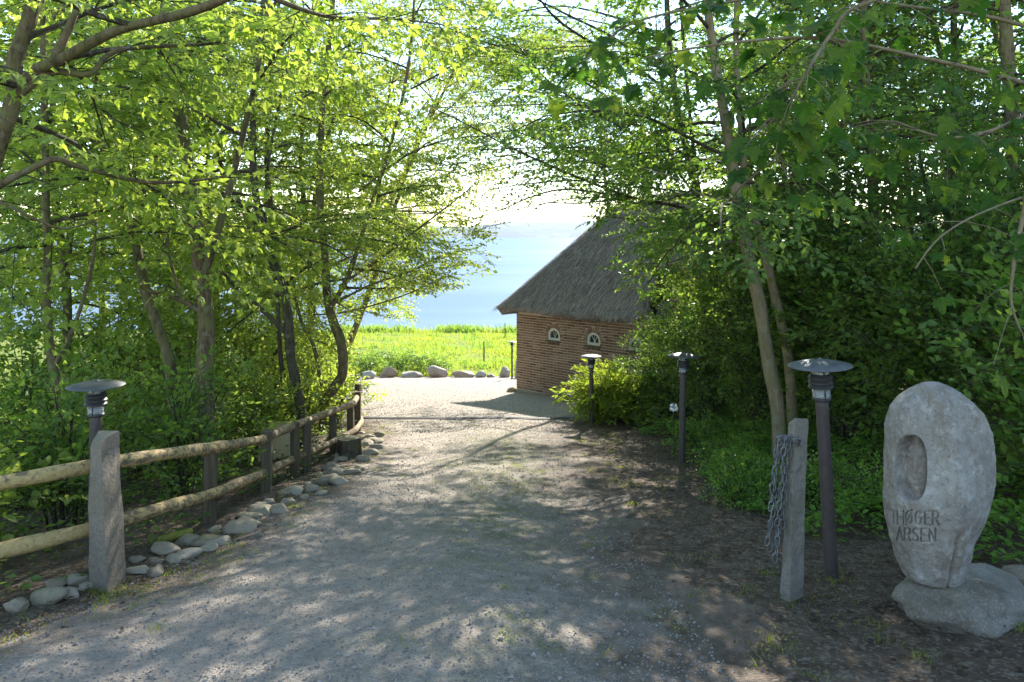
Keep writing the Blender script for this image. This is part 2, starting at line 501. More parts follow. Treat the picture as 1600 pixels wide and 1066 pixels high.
def m_glass(name='lamp_glass', tint=(.9, .93, .92)):
    g = G(name)
    return g.done(g.bsdf(tint, 0.08, **{'Transmission Weight': 0.75, 'IOR': 1.3}))
M['glass'] = m_glass()
def m_pane():
    g = G('window_pane')
    return g.done(g.bsdf((.03, .035, .04), 0.05, **{SPEC: 0.6}))
M['pane'] = m_pane()
M['lamp_insert'] = m_plain('pale_lamp_holder', (.5, .48, .42), (.62, .60, .54), 10, 0.5)

def m_rail():
    g = G('half_barked_fence_rail')
    u = g.attr('along')            # metres along the rail
    v3 = g.n('CombineXYZ', {0: u, 1: g.math('MULTIPLY', g.attr('around'), 0.13), 2: g.math('MULTIPLY', g.objrnd(), 31.0)})
    n = g.noise(20.0, 4, 0.7, v3, 0.6); n2 = g.noise(45, 4, 0.6, g.world())
    fine = g.noise(2.0, 4, 0.7, g.n('CombineXYZ', {0: g.math('MULTIPLY', u, 1.2), 1: g.math('MULTIPLY', g.attr('around'), 9), 2: 0.0}))
    wood = g.ramp(n2, [(0.3, (.36, .24, .09)), (0.7, (.54, .395, .18))])
    wood = g.mix(g.ramp(fine, [(0.45, 0.0), (0.7, 0.5)]), wood, (.22, .19, .11))
    bark = g.ramp(n2, [(0.3, (.085, .064, .042)), (0.7, (.19, .15, .105))])
    amt = g.attr('barky')
    f = g.math('ADD', n, amt)
    c = g.mix(g.ramp(f, [(0.52, 0.0), (0.60, 0.9)]), wood, bark)
    return g.done(g.bsdf(c, 0.85, g.bump(g.math('ADD', n2, g.math('MULTIPLY', f, 0.6)), 0.4, 0.01), **{SPEC: 0.25}))
M['rail'] = m_rail()
def m_timber():
    g = G('weathered_post_timber')
    st = g.stretch((1, 1, 0.06), g.world())
    n = g.noise(45, 5, 0.65, st); n2 = g.noise(5, 3, 0.6, g.world())
    c = g.ramp(n, [(0.3, (.06, .045, .028)), (0.7, (.15, .12, .08))])
    c = g.mix(g.ramp(n2, [(0.5, 0.0), (0.7, 0.6)]), c, (.09, .10, .05))
    return g.done(g.bsdf(c, 0.9, g.bump(n, 0.5, 0.01), **{SPEC: 0.2}))
M['timber'] = m_timber()
def m_thatch():
    g = G('weathered_thatch')
    p = g.world()
    st = g.attr('fall')
    v3 = g.n('CombineXYZ', {0: g.math('MULTIPLY', g.attr('along'), 30), 1: g.math('MULTIPLY', st, 5), 2: 0.0})
    n = g.noise(1.0, 5, 0.7, v3, 0.4); n2 = g.noise(2.0, 3, 0.6, p)
    c = g.ramp(n, [(0.3, (.15, .118, .10)), (0.7, (.38, .31, .27))])
    c = g.mix(g.ramp(n2, [(0.45, 0.0), (0.7, 0.6)]), c, (.17, .155, .145))
    return g.done(g.bsdf(c, 0.95, g.bump(n, 1.0, 0.06), **{SPEC: 0.15}))
M['thatch'] = m_thatch()
def m_reed():
    g = G('loose_reed')
    c = g.ramp(g.island(), [(0.0, (.11, .086, .074)), (0.35, (.27, .218, .19)), (0.8, (.45, .38, .335)), (1, (.60, .53, .47))])
    return g.done(g.bsdf(c, 0.9, **{SPEC: 0.2}))
M['reed'] = m_reed()
M['tan'] = m_plain('tan_sheet', (.46, .34, .18), (.56, .43, .24), 5)
M['petal'] = m_plain('white_petal', (.70, .70, .68), (.80, .80, .78), 8)
M['stump_top'] = m_plain('cut_stump_wood', (.11, .10, .05), (.2, .18, .09), 10)

# ------------------------------------------------------------------ ground, driveway, sea, far shore
DL = np.array([[-8, -5.5], [-2, -4.2], [1.2, -3.3], [2.6, -2.75], [3.6, -2.25], [5, -2.08], [6.5, -1.9], [8.3, -1.95], [10.7, -2.1], [12, -2.5], [14, -3.3], [18, -4.4], [24, -5.8], [29.2, -7.2]])
DR = np.array([[-8, 3.2], [-2, 2.2], [1.2, 1.35], [3.3, 1.08], [4.2, 1.0], [6.8, .85], [10, .85], [11.5, .95], [13, 1.3], [14.5, 2.2], [17, 4.4], [21, 5.5], [29.2, 5.5]])
def dleft(y): return np.interp(y, DL[:, 0], DL[:, 1])
def dright(y): return np.interp(y, DR[:, 0], DR[:, 1])

def set_attr(me, name, arr):
    a = me.attributes.new(name, 'FLOAT', 'POINT'); a.data.foreach_set('value', np.asarray(arr, np.float32))

xs = np.concatenate([[-3200, -900, -300, -120, -60, -40], np.arange(-30, -6, 0.5), np.arange(-6, 6, 0.14), np.arange(6, 30, 0.6), [40, 60, 120, 300, 900, 3200]])
ys = np.concatenate([[-80, -40, -20], np.arange(-10, 2, 0.5), np.arange(2, 14, 0.14), np.arange(14, 32, 0.3), np.arange(32, 72, 0.8), [90, 150, 400, 1200, 3400]])
X, Y = np.meshgrid(xs, ys)
Z = gz(X, Y)
nx, ny = len(xs), len(ys)
idx = np.arange(nx * ny).reshape(ny, nx)
q = np.stack([idx[:-1, :-1], idx[:-1, 1:], idx[1:, 1:], idx[1:, :-1]], -1).reshape(-1, 4)
me = mesh('ground', np.stack([X, Y, Z], -1).reshape(-1, 3), q, M['soil'], None, True)
gr = np.maximum(np.clip((Y - 29.0) / 1.0, 0, 1), np.clip((-4.9 - 0.2 * np.clip(Y - 10, 0, 30) - X) / 1.2, 0, 1))
gr = np.maximum(gr, np.clip((X - 9) / 3, 0, 1) * np.clip((Y - 16) / 4, 0, 1))
set_attr(me, 'grass', gr.ravel())
tag(link('ground', me), kind='structure')

yy = np.concatenate([np.arange(-8, 2, 0.4), np.arange(2, 14, 0.09), np.arange(14, 29.3, 0.2)])
uu = np.linspace(0, 1, 64)
jl = 0.10 * np.sin(yy * 3.1) + 0.07 * np.sin(yy * 7.7 + 1) + 0.05 * np.sin(yy * 17 + 2)
jr = 0.14 * np.sin(yy * 2.7 + 4) + 0.09 * np.sin(yy * 6.9 + 2) + 0.06 * np.sin(yy * 15 + 1)
XL = dleft(yy) + jl * 0.6; XR = dright(yy) + jr + 0.1 + 0.4 * np.clip((yy - 12) / 2, 0, 1)
XX = XL[:, None] * (1 - uu) + XR[:, None] * uu; YY = np.repeat(yy[:, None], 64, 1)
e_l = np.clip(1 - (XX - XL[:, None]) / 0.7, 0, 1); e_r = np.clip(1 - (XR[:, None] - XX) / 1.5, 0, 1)
edge = np.maximum(e_l, e_r)
edge = np.maximum(edge, 0.25 * np.exp(-((XX + 0.2) / 0.5) ** 2) * np.clip((11 - YY) / 4, 0, 1))
edge *= np.where(YY > 14, 0.4, 1)
ZZ = gz(XX, YY) + 0.009 - 0.016 * np.clip(np.maximum(1 - (XX - XL[:, None]) / 0.15, 1 - (XR[:, None] - XX) / 0.15), 0, 1)
ii = np.arange(len(yy) * 64).reshape(len(yy), 64)
q = np.stack([ii[:-1, :-1], ii[:-1, 1:], ii[1:, 1:], ii[1:, :-1]], -1).reshape(-1, 4)
me = mesh('driveway', np.stack([XX, YY, ZZ], -1).reshape(-1, 3), q, M['gravel'], None, True)
set_attr(me, 'edge', edge.ravel())
set_attr(me, 'moss', (np.exp(-((XX + 0.15) / 0.55) ** 2) * np.clip((YY - 3) / 2, 0.35, 1) * np.clip((12.5 - YY) / 3, 0, 1)).ravel())
tag(link('driveway', me), kind='structure')

me = mesh('sea', [(-3400, 61, -10.1), (3400, 61, -10.1), (3400, 2300, -10.1), (-3400, 2300, -10.1)], [(np.array([[0, 1, 2, 3]]))], M['sea'])
tag(link('sea', me), kind='structure')

hx = np.linspace(-3000, 3000, 240)
hy = np.linspace(1880, 2700, 14)
HX, HY = np.meshgrid(hx, hy)
t = (HY - 1880) / 820
prof = 30 + 9 * np.sin(HX * 0.0031 + 1) + 6 * np.sin(HX * 0.0082) + 3 * np.sin(HX * 0.021 + 2)
HZ = -10.4 + (prof + 12) * np.sin(np.clip(t * 1.15, 0, 1) * np.pi / 2) + 2.5 * np.sin(HX * 0.05 + HY * 0.03) * t
ii = np.arange(HX.size).reshape(HX.shape)
q = np.stack([ii[:-1, :-1], ii[:-1, 1:], ii[1:, 1:], ii[1:, :-1]], -1).reshape(-1, 4)
tag(link('hills', mesh('hills', np.stack([HX, HY, HZ], -1).reshape(-1, 3), q, M['hill'], None, True)), kind='structure')

# sea haze between here and the far shore
V, f = box_vf((0, 1300, 28), (3500, 1450, 41.5))
g = G('sea_haze')
vol = g.n('VolumePrincipled', {'Color': (.40, .60, .95, 1), 'Density': 0.00013, 'Anisotropy': 0.0})
g.t.links.new(vol, g.out.inputs['Volume'])
tag(link('haze', mesh('haze', V, [f], g.m)), kind='stuff')

# ------------------------------------------------------------------ brick house with thatched roof
HC = np.array([0.127, 20.0]); HU = np.array([0.751, -0.661]); HW = np.array([0.661, 0.751])
HU = HU / np.linalg.norm(HU); HW = np.array([-HU[1], HU[0]])
LEN, DEP = 8.4, 6.0
ZB, ZE = -4.62, -2.20             # foot and eave of the wall
ang = math.atan2(HU[1], HU[0])
house = thing('brick_house', 'red brick house with weathered thatched roof and small arched windows beside the sea', 'house', (HC[0], HC[1], 0), (0, 0, ang))
# local frame: x along the front wall, y into the house (front face y=0), z up
win_s = [1.335, 2.64, 3.90]
WZ, WR = -2.88, 0.20             # sill height and arch radius
WS = 0.12                         # straight part below the arch
def win_half(z):
    """half width of a window opening at height z"""
    d = z - (WZ + WS)
    if z < WZ or d > WR: return 0.0
    return WR if d <= 0 else math.sqrt(WR * WR - d * d)
mb = MB()
def front_sheet(y0, x0, x1, z0, z1):
    cuts = [x0]
    for s in win_s: cuts += [s - WR, s + WR]
    cuts.append(x1)
    for a, b in zip(cuts[0::2], cuts[1::2]):
        mb.add([(a, y0, z0), (b, y0, z0), (b, y0, z1), (a, y0, z1)], [np.array([[0, 1, 2, 3]])])
    for s in win_s:
        mb.add([(s - WR, y0, z0), (s + WR, y0, z0), (s + WR, y0, WZ), (s - WR, y0, WZ)], [np.array([[0, 1, 2, 3]])])
        a = np.linspace(math.pi, 0, 13)
        ax = s + WR * np.cos(a); az = WZ + WS + WR * np.sin(a)
        for i in range(12):
            mb.add([(ax[i], y0, az[i]), (ax[i + 1], y0, az[i + 1]), (ax[i + 1], y0, z1), (ax[i], y0, z1)], [np.array([[0, 1, 2, 3]])])
        path = [(s - WR, WZ)] + list(zip(ax, az)) + [(s + WR, WZ)]
        for (xa, za), (xb, zb) in zip(path, path[1:] + path[:1]):
            mb.add([(xa, y0, za), (xb, y0, zb), (xb, y0 + .11, zb), (xa, y0 + .11, za)], [np.array([[0, 1, 2, 3]])])
front_sheet(0.010, 0, LEN, ZB, ZE + 0.1)
for quad in ([(0, .010, ZB), (0, DEP, ZB), (0, DEP, ZE + .1), (0, .010, ZE + .1)], [(LEN, .010, ZB), (LEN, DEP, ZB), (LEN, DEP, ZE + .1), (LEN, .010, ZE + .1)], [(0, DEP, ZB), (LEN, DEP, ZB), (LEN, DEP, ZE + .1), (0, DEP, ZE + .1)], [(0, .010, ZE + .1), (LEN, .010, ZE + .1), (LEN, DEP, ZE + .1), (0, DEP, ZE + .1)]):
    mb.add(quad, [np.array([[0, 1, 2, 3]])])
GX0, GX1, GZ1 = 4.80, 7.6, ZE + 2.0       # upright front gable to the right of the eave
mb.add([(GX0, .012, ZE + .1), (GX1, .012, ZE + .1), (GX1 - .6, .012, GZ1), (GX0, .012, GZ1 - .5), (GX0, 1.6, ZE + .1), (GX0, 1.6, GZ1 - .5)], [np.array([[0, 1, 2, 3], [0, 3, 5, 4]])])
wall = mb.obj('wall', M['mortar'], house)
# bricks
CH, BL, BH, JT = 0.0705, 0.228, 0.052, 0.012
slots = []
nrow = int((ZE + 0.02 - (ZB + 0.26)) / CH)
for r_ in range(nrow + 26):
    z0 = ZB + 0.26 + r_ * CH
    zc = z0 + BH / 2
    gable = r_ >= nrow
    xs0, xs1 = (GX0, GX1 - 0.3 - max(0, (zc - ZE - 0.6)) * 0.5) if gable else (0.0, LEN)
    if gable and zc > GZ1 - 0.5: break
    x = xs0 - (0.5 * BL if r_ % 2 else 0)
    while x < xs1 - 0.02:
        a, b = max(x, xs0), min(x + BL, xs1)
        x += BL + JT
        parts = [(a, b)]
        for s in win_s:
            hw = max(win_half(zc - BH / 2), win_half(zc + BH / 2), win_half(zc))
            d = zc - (WZ + WS)
            ro = WR + 0.135                        # voussoir ring
            if d > -0.02 and abs(d) < ro: hw = max(hw, math.sqrt(ro * ro - d * d))
            if WZ - 0.09 < zc < WZ + .01: hw = max(hw, WR + 0.06)
            if hw > 0:
                np_ = []
                for (p0, p1) in parts:
                    l0, r0 = s - hw - 0.008, s + hw + 0.008
                    if p1 <= l0 or p0 >= r0: np_.append((p0, p1)); continue
                    if p0 < l0: np_.append((p0, l0))
                    if p1 > r0: np_.append((r0, p1))
                parts = np_
        for p0, p1 in parts:
            if p1 - p0 > 0.03: slots.append((p0, p1, zc))
slots.sort(key=lambda t: (t[0] > 4.4 or t[2] < -4.2, abs(t[2] + 3.2) + 0.25 * t[0]))
bm_full = mesh('brick', *[(lambda vf: (vf[0], vf[1]))(bevbox_vf((0, 0, 0), (BL / 2, 0.03, BH / 2), 0.005))][0], M['brick'])
rest = MB()
n_b = 0
for (p0, p1, zc) in slots:
    rr = random.Random(int(p0 * 1000) * 7919 + int(zc * 1000))
    yo = 0.030 + rr.uniform(-0.003, 0.002)
    c = ((p0 + p1) / 2, yo, zc)
    if n_b < 240:
        o = link('brick', bm_full, wall, c); o.scale = ((p1 - p0) / BL, 1, 1); n_b += 1
    else:
        V, f = bevbox_vf(c, ((p1 - p0) / 2, 0.03, BH / 2), 0.004); rest.add(V, f)
for s in win_s:                                   # radial bricks round each arch
    for k in range(13):
        a = math.pi * (k + 0.5) / 13
        rad = WR + 0.014 + 0.057
        c = (s + rad * math.cos(a), 0.022, WZ + WS + rad * math.sin(a))
        rot = np.array([[math.cos(a), 0, -math.sin(a)], [0, 1, 0], [math.sin(a), 0, math.cos(a)]])
        o = link('brick', bm_full, wall, c); o.scale = (0.114 / BL, 1, 0.042 / BH); o.rotation_euler = (0, -a, 0)
tag(rest.obj('brickwork', M['brick'], wall), kind='stuff')
# plinth
mb = MB()
V, f = bevbox_vf((LEN / 2, 0.05, ZB - 0.15), (LEN / 2 + .03, 0.10, 0.38), 0.015); mb.add(V, f)
V, f = bevbox_vf((0.06, DEP / 2 + .1, ZB - 0.15), (0.09, DEP / 2 - .05, 0.375), 0.015); mb.add(V, f)
mb.obj('plinth', M['plinth'], house)
# windows
for s in win_s:
    mb = MB()
    a = np.linspace(math.pi, 0, 15)
    outer = [(s - WR + .002, WZ + .002)] + [(s + (WR - .002) * math.cos(t_), WZ + WS + (WR - .002) * math.sin(t_)) for t_ in a] + [(s + WR - .002, WZ + .002)]
    ri = WR - 0.055
    inner = [(s - ri, WZ + .05)] + [(s + ri * math.cos(t_), WZ + WS + ri * math.sin(t_)) for t_ in a] + [(s + ri, WZ + .05)]
    n_ = len(outer)
    V = [(x_, 0.022, z_) for x_, z_ in outer] + [(x_, 0.022, z_) for x_, z_ in inner] + [(x_, 0.085, z_) for x_, z_ in inner]
    ff = []
    for i in range(n_):
        j = (i + 1) % n_
        ff += [[i, j, n_ + j, n_ + i], [n_ + i, n_ + j, 2 * n_ + j, 2 * n_ + i]]
    mb.add(V, [np.array(ff)])
    win = mb.obj('window', M['white'], house)
    cz = WZ + 0.05
    mb = MB()
    for t_ in (55, 90, 125):
        aa = R(t_); V, Fs = tube_vf([(s, 0.066, cz), (s + ri * math.cos(aa), 0.066, WZ + WS + ri * math.sin(aa) * 0.98)], 0.009, 4); mb.add(V, Fs)
    V, f = box_vf((s, 0.062, WZ + .032), (WR - .012, 0.03, 0.024)); mb.add(V, [f])
    mb.obj('glazing_bar', M['white'], win)
    ctr = [(s, 0.083, WZ + .1)]
    V = ctr + [(x_, 0.083, z_) for x_, z_ in inner]
    ff = [[0, i + 1, (i + 1) % n_ + 1] for i in range(n_)]
    link('pane', mesh('pane', V, [np.array(ff)], M['pane']), win)
    mb = MB()
    V, f = bevbox_vf((s, -0.005, WZ - .035), (WR + .045, 0.075, 0.022), 0.006); mb.add(V, f)
    for k in range(3):
        V, f = bevbox_vf((s - .13 + .13 * k, 0.02, WZ - .085), (.045, .04, .03), 0.006); mb.add(V, f)
    mb.obj('sill', M['sill'], win)
# corner foot stone
o = link('foot_stone', rock_mesh('foot_stone', M['sandstone'], (0.24, 0.22, 0.17), 31, 2, 0.1), house, (-0.12, 0.02, ZB + 0.12))
# thatch
OV = 0.42
ns_, nw_ = 150, 110
ss = np.linspace(-OV, LEN + OV, ns_); ww = np.linspace(-OV, DEP + OV, nw_)
SS, WW = np.meshgrid(ss, ww)
tanA, tanH = 0.97, 1.45
def roof_z(SS, WW):
    fr_ = tanA * (WW + OV); bk = tanA * (DEP + OV - WW); lf = tanH * (SS + OV); rt = tanH * (LEN + OV - SS)
    st = np.stack([fr_, bk, lf, rt]); k_ = 3.5
    h = -np.log(np.exp(-k_ * st).sum(0)) / k_ + 0.10
    return ZE + 0.16 + np.maximum(h, 0.0)
ZR = roof_z(SS, WW)
pts = np.stack([SS, WW, ZR], -1).reshape(-1, 3)
ZR = ZR + 0.055 * noise3(pts, 3, 2.2, 3).reshape(ZR.shape) + 0.022 * noise3(pts, 8, 9.0, 2).reshape(ZR.shape)
ii = np.arange(ns_ * nw_).reshape(nw_, ns_)
cells = np.ones((nw_ - 1, ns_ - 1), bool)
cs = (SS[:-1, :-1] + SS[1:, 1:]) / 2; cw = (WW[:-1, :-1] + WW[1:, 1:]) / 2
cells &= ~((cs > 4.42 - 0.28 * np.clip(cw + OV, 0, 1)) & (cw < 1.0 + 0.0 * cs))
q = np.stack([ii[:-1, :-1], ii[:-1, 1:], ii[1:, 1:], ii[1:, :-1]], -1)[cells]
V = np.stack([SS, WW, ZR], -1).reshape(-1, 3)
cnt = {}
for fq in q:
    for a_, b_ in zip(fq, np.roll(fq, -1)):
        key = (min(a_, b_), max(a_, b_))
        cnt.setdefault(key, []).append((a_, b_))
bnd = [v[0] for v in cnt.values() if len(v) == 1]
used = sorted({a_ for e_ in bnd for a_ in e_})
c_in = np.array([LEN / 2, DEP / 2])
lower = {}; extra = []; th = 0.25
for k_, vi in enumerate(used):
    p = V[vi].copy()
    inn = np.array([np.clip(p[0], 0.1, LEN - .1) - p[0], np.clip(p[1], 0.05, DEP - .1) - p[1]])
    p2 = p.copy(); p2[2] -= th; p2[:2] += inn * 0.25
    lower[vi] = len(V) + len(extra); extra.append(p2)
    p3 = p.copy(); p3[2] = p[2] - th + 0.06; p3[:2] += inn * 1.15
    extra.append(p3)
V2 = np.concatenate([V, np.array(extra)])
sk = []
for a_, b_ in bnd:
    la, lb = lower[a_], lower[b_]
    sk += [[b_, a_, la, lb], [lb, la, la + 1, lb + 1]]
me = mesh('thatched_roof', V2, [q, np.array(sk)], M['thatch'], None, True)
fall = np.concatenate([np.hypot(np.minimum(WW + OV, DEP + OV - WW), 0 * WW).ravel() * 1.5, np.zeros(len(extra))])
alng = np.concatenate([np.where(np.minimum(WW + OV, DEP + OV - WW) * tanA < (SS + OV) * tanH, SS, WW).ravel(), V2[len(V):, 0]])
set_attr(me, 'fall', fall); set_attr(me, 'along', alng)
roof = link('thatched_roof', me, house)
r = np.random.default_rng(4)
nreed = 26000
rs = r.uniform(-OV, LEN * 0.72, nreed); rw = r.uniform(-OV + .01, DEP * 0.52, nreed)
rw[:2600] = -OV + r.uniform(0, .25, 2600)
okr = ~((rs > 4.3) & (rw < 1.05)); rs, rw = rs[okr], rw[okr]
e_ = 0.03
z0 = roof_z(rs, rw); gx_ = (roof_z(rs + e_, rw) - z0) / e_; gw_ = (roof_z(rs, rw + e_) - z0) / e_
dn = np.stack([-gx_, -gw_, -(gx_ ** 2 + gw_ ** 2)], -1); dn /= np.linalg.norm(dn, axis=1, keepdims=True) + 1e-9
nr = np.stack([-gx_, -gw_, np.ones_like(gx_)], -1); nr /= np.linalg.norm(nr, axis=1, keepdims=True)
sd2 = np.cross(nr, dn)
dn = dn + sd2 * r.normal(0, .16, len(rs))[:, None]
L_ = r.uniform(.14, .42, len(rs))[:, None]; W_ = r.uniform(.003, .008, len(rs))[:, None]
p0 = np.stack([rs, rw, z0 + 0.005], -1) + nr * 0.015
tip = p0 + dn * L_ + nr * (0.015 + r.uniform(0, .035, len(rs))[:, None])
V = np.stack([p0 - sd2 * W_, p0 + sd2 * W_, tip + sd2 * W_ * .6, tip - sd2 * W_ * .6], 1).reshape(-1, 3)
tag(link('reed', mesh('reed', V, np.arange(len(V)).reshape(-1, 4), M['reed']), roof), kind='stuff')
V, f = bevbox_vf((0, 0, 0), (0.16, 0.02, 0.33), 0.005, Matrix.Rotation(R(24), 3, 'Y'))
link('lead_flashing', mesh('lead_flashing', V, f, M['lead']), house, (4.66, -0.02, ZE + 0.26))
# ------------------------------------------------------------------ garden lamps
def make_lamp(label):
    root = thing('garden_lamp', label, 'garden lamp', group='mushroom garden lamps along the driveway')
    H = 1.26
    V, f = lathe_vf([(.038, -.35), (.036, H - .265), (.0365, H - .26), (.0365, H - .235), (.036, H - .23), (.033, H - .215)], 20)
    link('pole', mesh('pole', V, [f], M['metal_dark'], None, True), root)
    V, f = lathe_vf([(.05, H - .222), (.053, H - .218), (.053, H - .205), (.048, H - .2), (0, H - .2)], 24)
    link('collar', mesh('collar', V, [f], M['metal_black'], None, True), root)
    V, f = lathe_vf([(.049, H - .2), (.049, H - .145), (.045, H - .145), (.045, H - .2)], 28)
    link('lower_glass', mesh('lower_glass', V, [f], M['glass'], None, True), root)
    for k in range(3):
        z = H - .145 + k * .0275
        V, f = lathe_vf([(.052, z + .004), (.070, z), (.070, z + .008), (.056, z + .026), (.050, z + .026), (.050, z + .004)], 28)
        link('louvre', mesh('louvre', V, [f], M['metal_black'], None, False), root)
    V, f = lathe_vf([(.049, H - .062), (.049, H - .012), (.045, H - .012), (.045, H - .062)], 28)
    link('upper_glass', mesh('upper_glass', V, [f], M['glass'], None, True), root)
    V, f = lathe_vf([(.0, H - .19), (.030, H - .19), (.032, H - .03), (0, H - .02)], 12)
    link('lamp_holder', mesh('lamp_holder', V, [f], M['lamp_insert'], None, True), root)
    for k in range(3):
        a = k * 2.094 + 0.5
        V, Fs = tube_vf([(.052 * math.cos(a), .052 * math.sin(a), H - .205), (.052 * math.cos(a), .052 * math.sin(a), H - .006)], .0032, 5)
        link('strut', mesh('strut', V, Fs, M['metal_black'], None, True), root)
    V, f = lathe_vf([(0, H - .012), (.10, H - .014), (.174, H - .021), (.178, H - .018), (.176, H - .013), (.11, H + .004), (.04, H + .015), (.012, H + .017), (.012, H + .028), (0, H + .030)], 40)
    link('cap', mesh('cap', V, [f], M['cap'], None, True), root)
    return root
lamps = [
    (1.88, 4.14, 0.0, 'brown mushroom lamp leaning beside the chained granite post, largest of the lamps', (0, R(-3.2), 0)),
    (1.955, 8.1, 0.0, 'dark mushroom lamp standing alone in front of the dark hedge near two leaning trunks', (0, R(1.0), 0.4)),
    (1.365, 12.1, -.08, 'slim mushroom lamp in front of the lime green conifer shrub by the brick wall', (0, 0, 0.9)),
    (-2.82, 4.74, -.136, 'mushroom lamp rising behind the left granite post and rail fence', (R(-.6), R(.6), 0.2)),
    (0.0, 28.0, 0.22, 'small distant mushroom lamp beyond the house corner at the meadow edge', (0, 0, 0)),
]
l0 = make_lamp(lamps[0][3])
for i, (x, y, dz, lab, rot) in enumerate(lamps):
    o = l0 if i == 0 else copy_tree(l0)
    o['label'] = lab
    o.location = (x, y, gzf(x, y) + dz); o.rotation_euler = rot
# put lamp heads where they reach in the photo
for o, topz in ((l0, None),):
    pass

# ------------------------------------------------------------------ granite gate posts
def granite_post(name, label, bot, top, seed):
    """bot/top: four corners (world xyz) going round; subdivided and roughened"""
    bot = np.array(bot, float); top = np.array(top, float)
    nh, k = 26, 7
    rows = []
    for t in np.linspace(0, 1, nh):
        c = bot * (1 - t) + top * t
        ring = []
        for i in range(4):
            a, b = c[i], c[(i + 1) % 4]
            for s in np.arange(k) / k: ring.append(a * (1 - s) + b * s)
        rows.append(ring)
    V = np.array(rows); nr = 4 * k
    cen = V.mean(1, keepdims=True)
    flat = V.reshape(-1, 3)
    n = noise3(flat, seed, 16, 2) * 0.006 + noise3(flat, seed + 1, 55, 2) * 0.0035
    out = flat - np.repeat(cen, nr, 1).reshape(-1, 3); out[:, 2] = 0
    out /= np.linalg.norm(out, axis=1, keepdims=True) + 1e-9
    flat = flat + out * n[:, None]
    i = np.arange(nh - 1)[:, None] * nr; j = np.arange(nr)[None, :]; j2 = (j + 1) % nr
    q = np.stack([i + j, i + j2, i + nr + j2, i + nr + j], -1).reshape(-1, 4)
    topring = flat[-nr:]; tc = topring.mean(0)
    mid = (topring + tc) / 2 + np.stack([np.zeros(nr), np.zeros(nr), noise3(topring, seed + 4, 30, 2) * .006], -1)
    V = np.concatenate([flat, mid, tc[None]]); b = (nh - 1) * nr; m0 = nh * nr
    jj = np.arange(nr); jn = (jj + 1) % nr
    q2 = np.stack([b + jj, b + jn, m0 + jn, m0 + jj], -1)
    t3 = np.stack([m0 + jj, m0 + jn, np.full(nr, m0 + nr)], -1)
    o = tag(link(name, mesh(name, V, [q, q2, t3], M['granite_post'])), label, 'gate post', 'granite gate posts')
    return o
zb = gzf(-2.3, 4.05) - .3
pl = granite_post('granite_post', 'rough granite gate post standing left of the driveway in front of the rail fence',
    [(-2.43, 4.05, zb), (-2.266, 3.97, zb), (-2.306, 4.24, zb), (-2.46, 4.28, zb)],
    [(-2.442, 4.07, P(0, 700, 4.07)[2]), (-2.331, 3.99, P(0, 690, 4.0)[2]), (-2.337, 4.18, P(0, 672, 4.2)[2]), (-2.50, 4.26, P(0, 674, 4.25)[2])], 3)
V, Fs = tube_vf([(-2.335 + .02 * math.cos(a) + .012, 4.07 + .02 * math.sin(a), P(0, 703, 4.1)[2] + .012 * math.sin(a * 1)) for a in np.linspace(0, 6.0, 12)], .003, 5)
link('ring', mesh('ring', V, Fs, M['chain'], None, True), pl)
zb = gzf(1.5, 3.87) - .3
zt = P(0, 653, 3.85)[2]
pr = granite_post('granite_post', 'leaning granite gate post with a chain hung on its side, beside the brown lamp',
    [(1.455, 3.86, zb), (1.49, 3.80, zb), (1.60, 3.88, zb), (1.56, 3.96, zb)],
    [(1.515, 3.87, zt - .035), (1.535, 3.82, zt + .006), (1.630, 3.88, zt - .012), (1.605, 3.95, zt - .035)], 17)

# chain hung on the right post
chain = thing('chain', 'galvanised steel chain looped in strands down the side of the leaning granite post', 'chain', (1.50, 3.84, P(0, 690, 3.85)[2]))
def link_mesh():
    n, k, rr = 8, 3, 0.0048
    V = []
    for i in range(n):
        a = i / n * 2 * math.pi + math.pi / 8
        cx, cz = 0.0125 * np.sign(math.cos(a)) * abs(math.cos(a)) ** 0.7, 0.029 * np.sign(math.sin(a)) * abs(math.sin(a)) ** 0.7
        for j in range(k):
            b = j / k * 2 * math.pi
            V.append((cx * (1 + rr * math.cos(b) / 0.011), rr * math.sin(b), cz * (1 + rr * math.cos(b) / 0.025)))
    q = [[i * k + j, ((i + 1) % n) * k + j, ((i + 1) % n) * k + (j + 1) % k, i * k + (j + 1) % k] for i in range(n) for j in range(k)]
    return mesh('link', V, [np.array(q)], M['chain'], None, True)
lm = link_mesh()
rr = random.Random(3)
base = Vector(chain.location)
lean = (1.455 - 1.525) / (zt - zb)     # dx per metre up is negative of this
for st in range(5):
    fx = st / 4.0
    n_l = rr.randint(12, 14) if st < 4 else rr.randint(9, 11)
    top = Vector((-0.062 + 0.07 * fx, -0.012 - 0.025 * math.sin(fx * 3.0) + (0.03 if st % 2 else 0), 0.015 * math.sin(fx * 3.14) - 0.01))
    for i in range(n_l):
        z = -i * 0.048
        p = top + Vector((z * -0.085 * -1 * -1 * -1, 0.004 * math.sin(i * 1.3 + st), z))
        p.x = top.x + z * 0.085 + 0.004 * math.sin(i * 0.9 + st * 2)
        o = link('link', lm, chain, p)
        o.rotation_euler = (rr.uniform(-.15, .15), rr.uniform(-.12, .12) + 0.08, (0.1 if (i + st) % 2 else 1.4) + rr.uniform(-.35, .35))
for i in range(7):
    o = link('link', lm, chain, (-0.055 + 0.02 * i, -0.02 + 0.005 * (i % 2), 0.028 - 0.002 * (i - 2) ** 2))
    o.rotation_euler = (0.3, 1.5, 0.4 if i % 2 else 1.6)

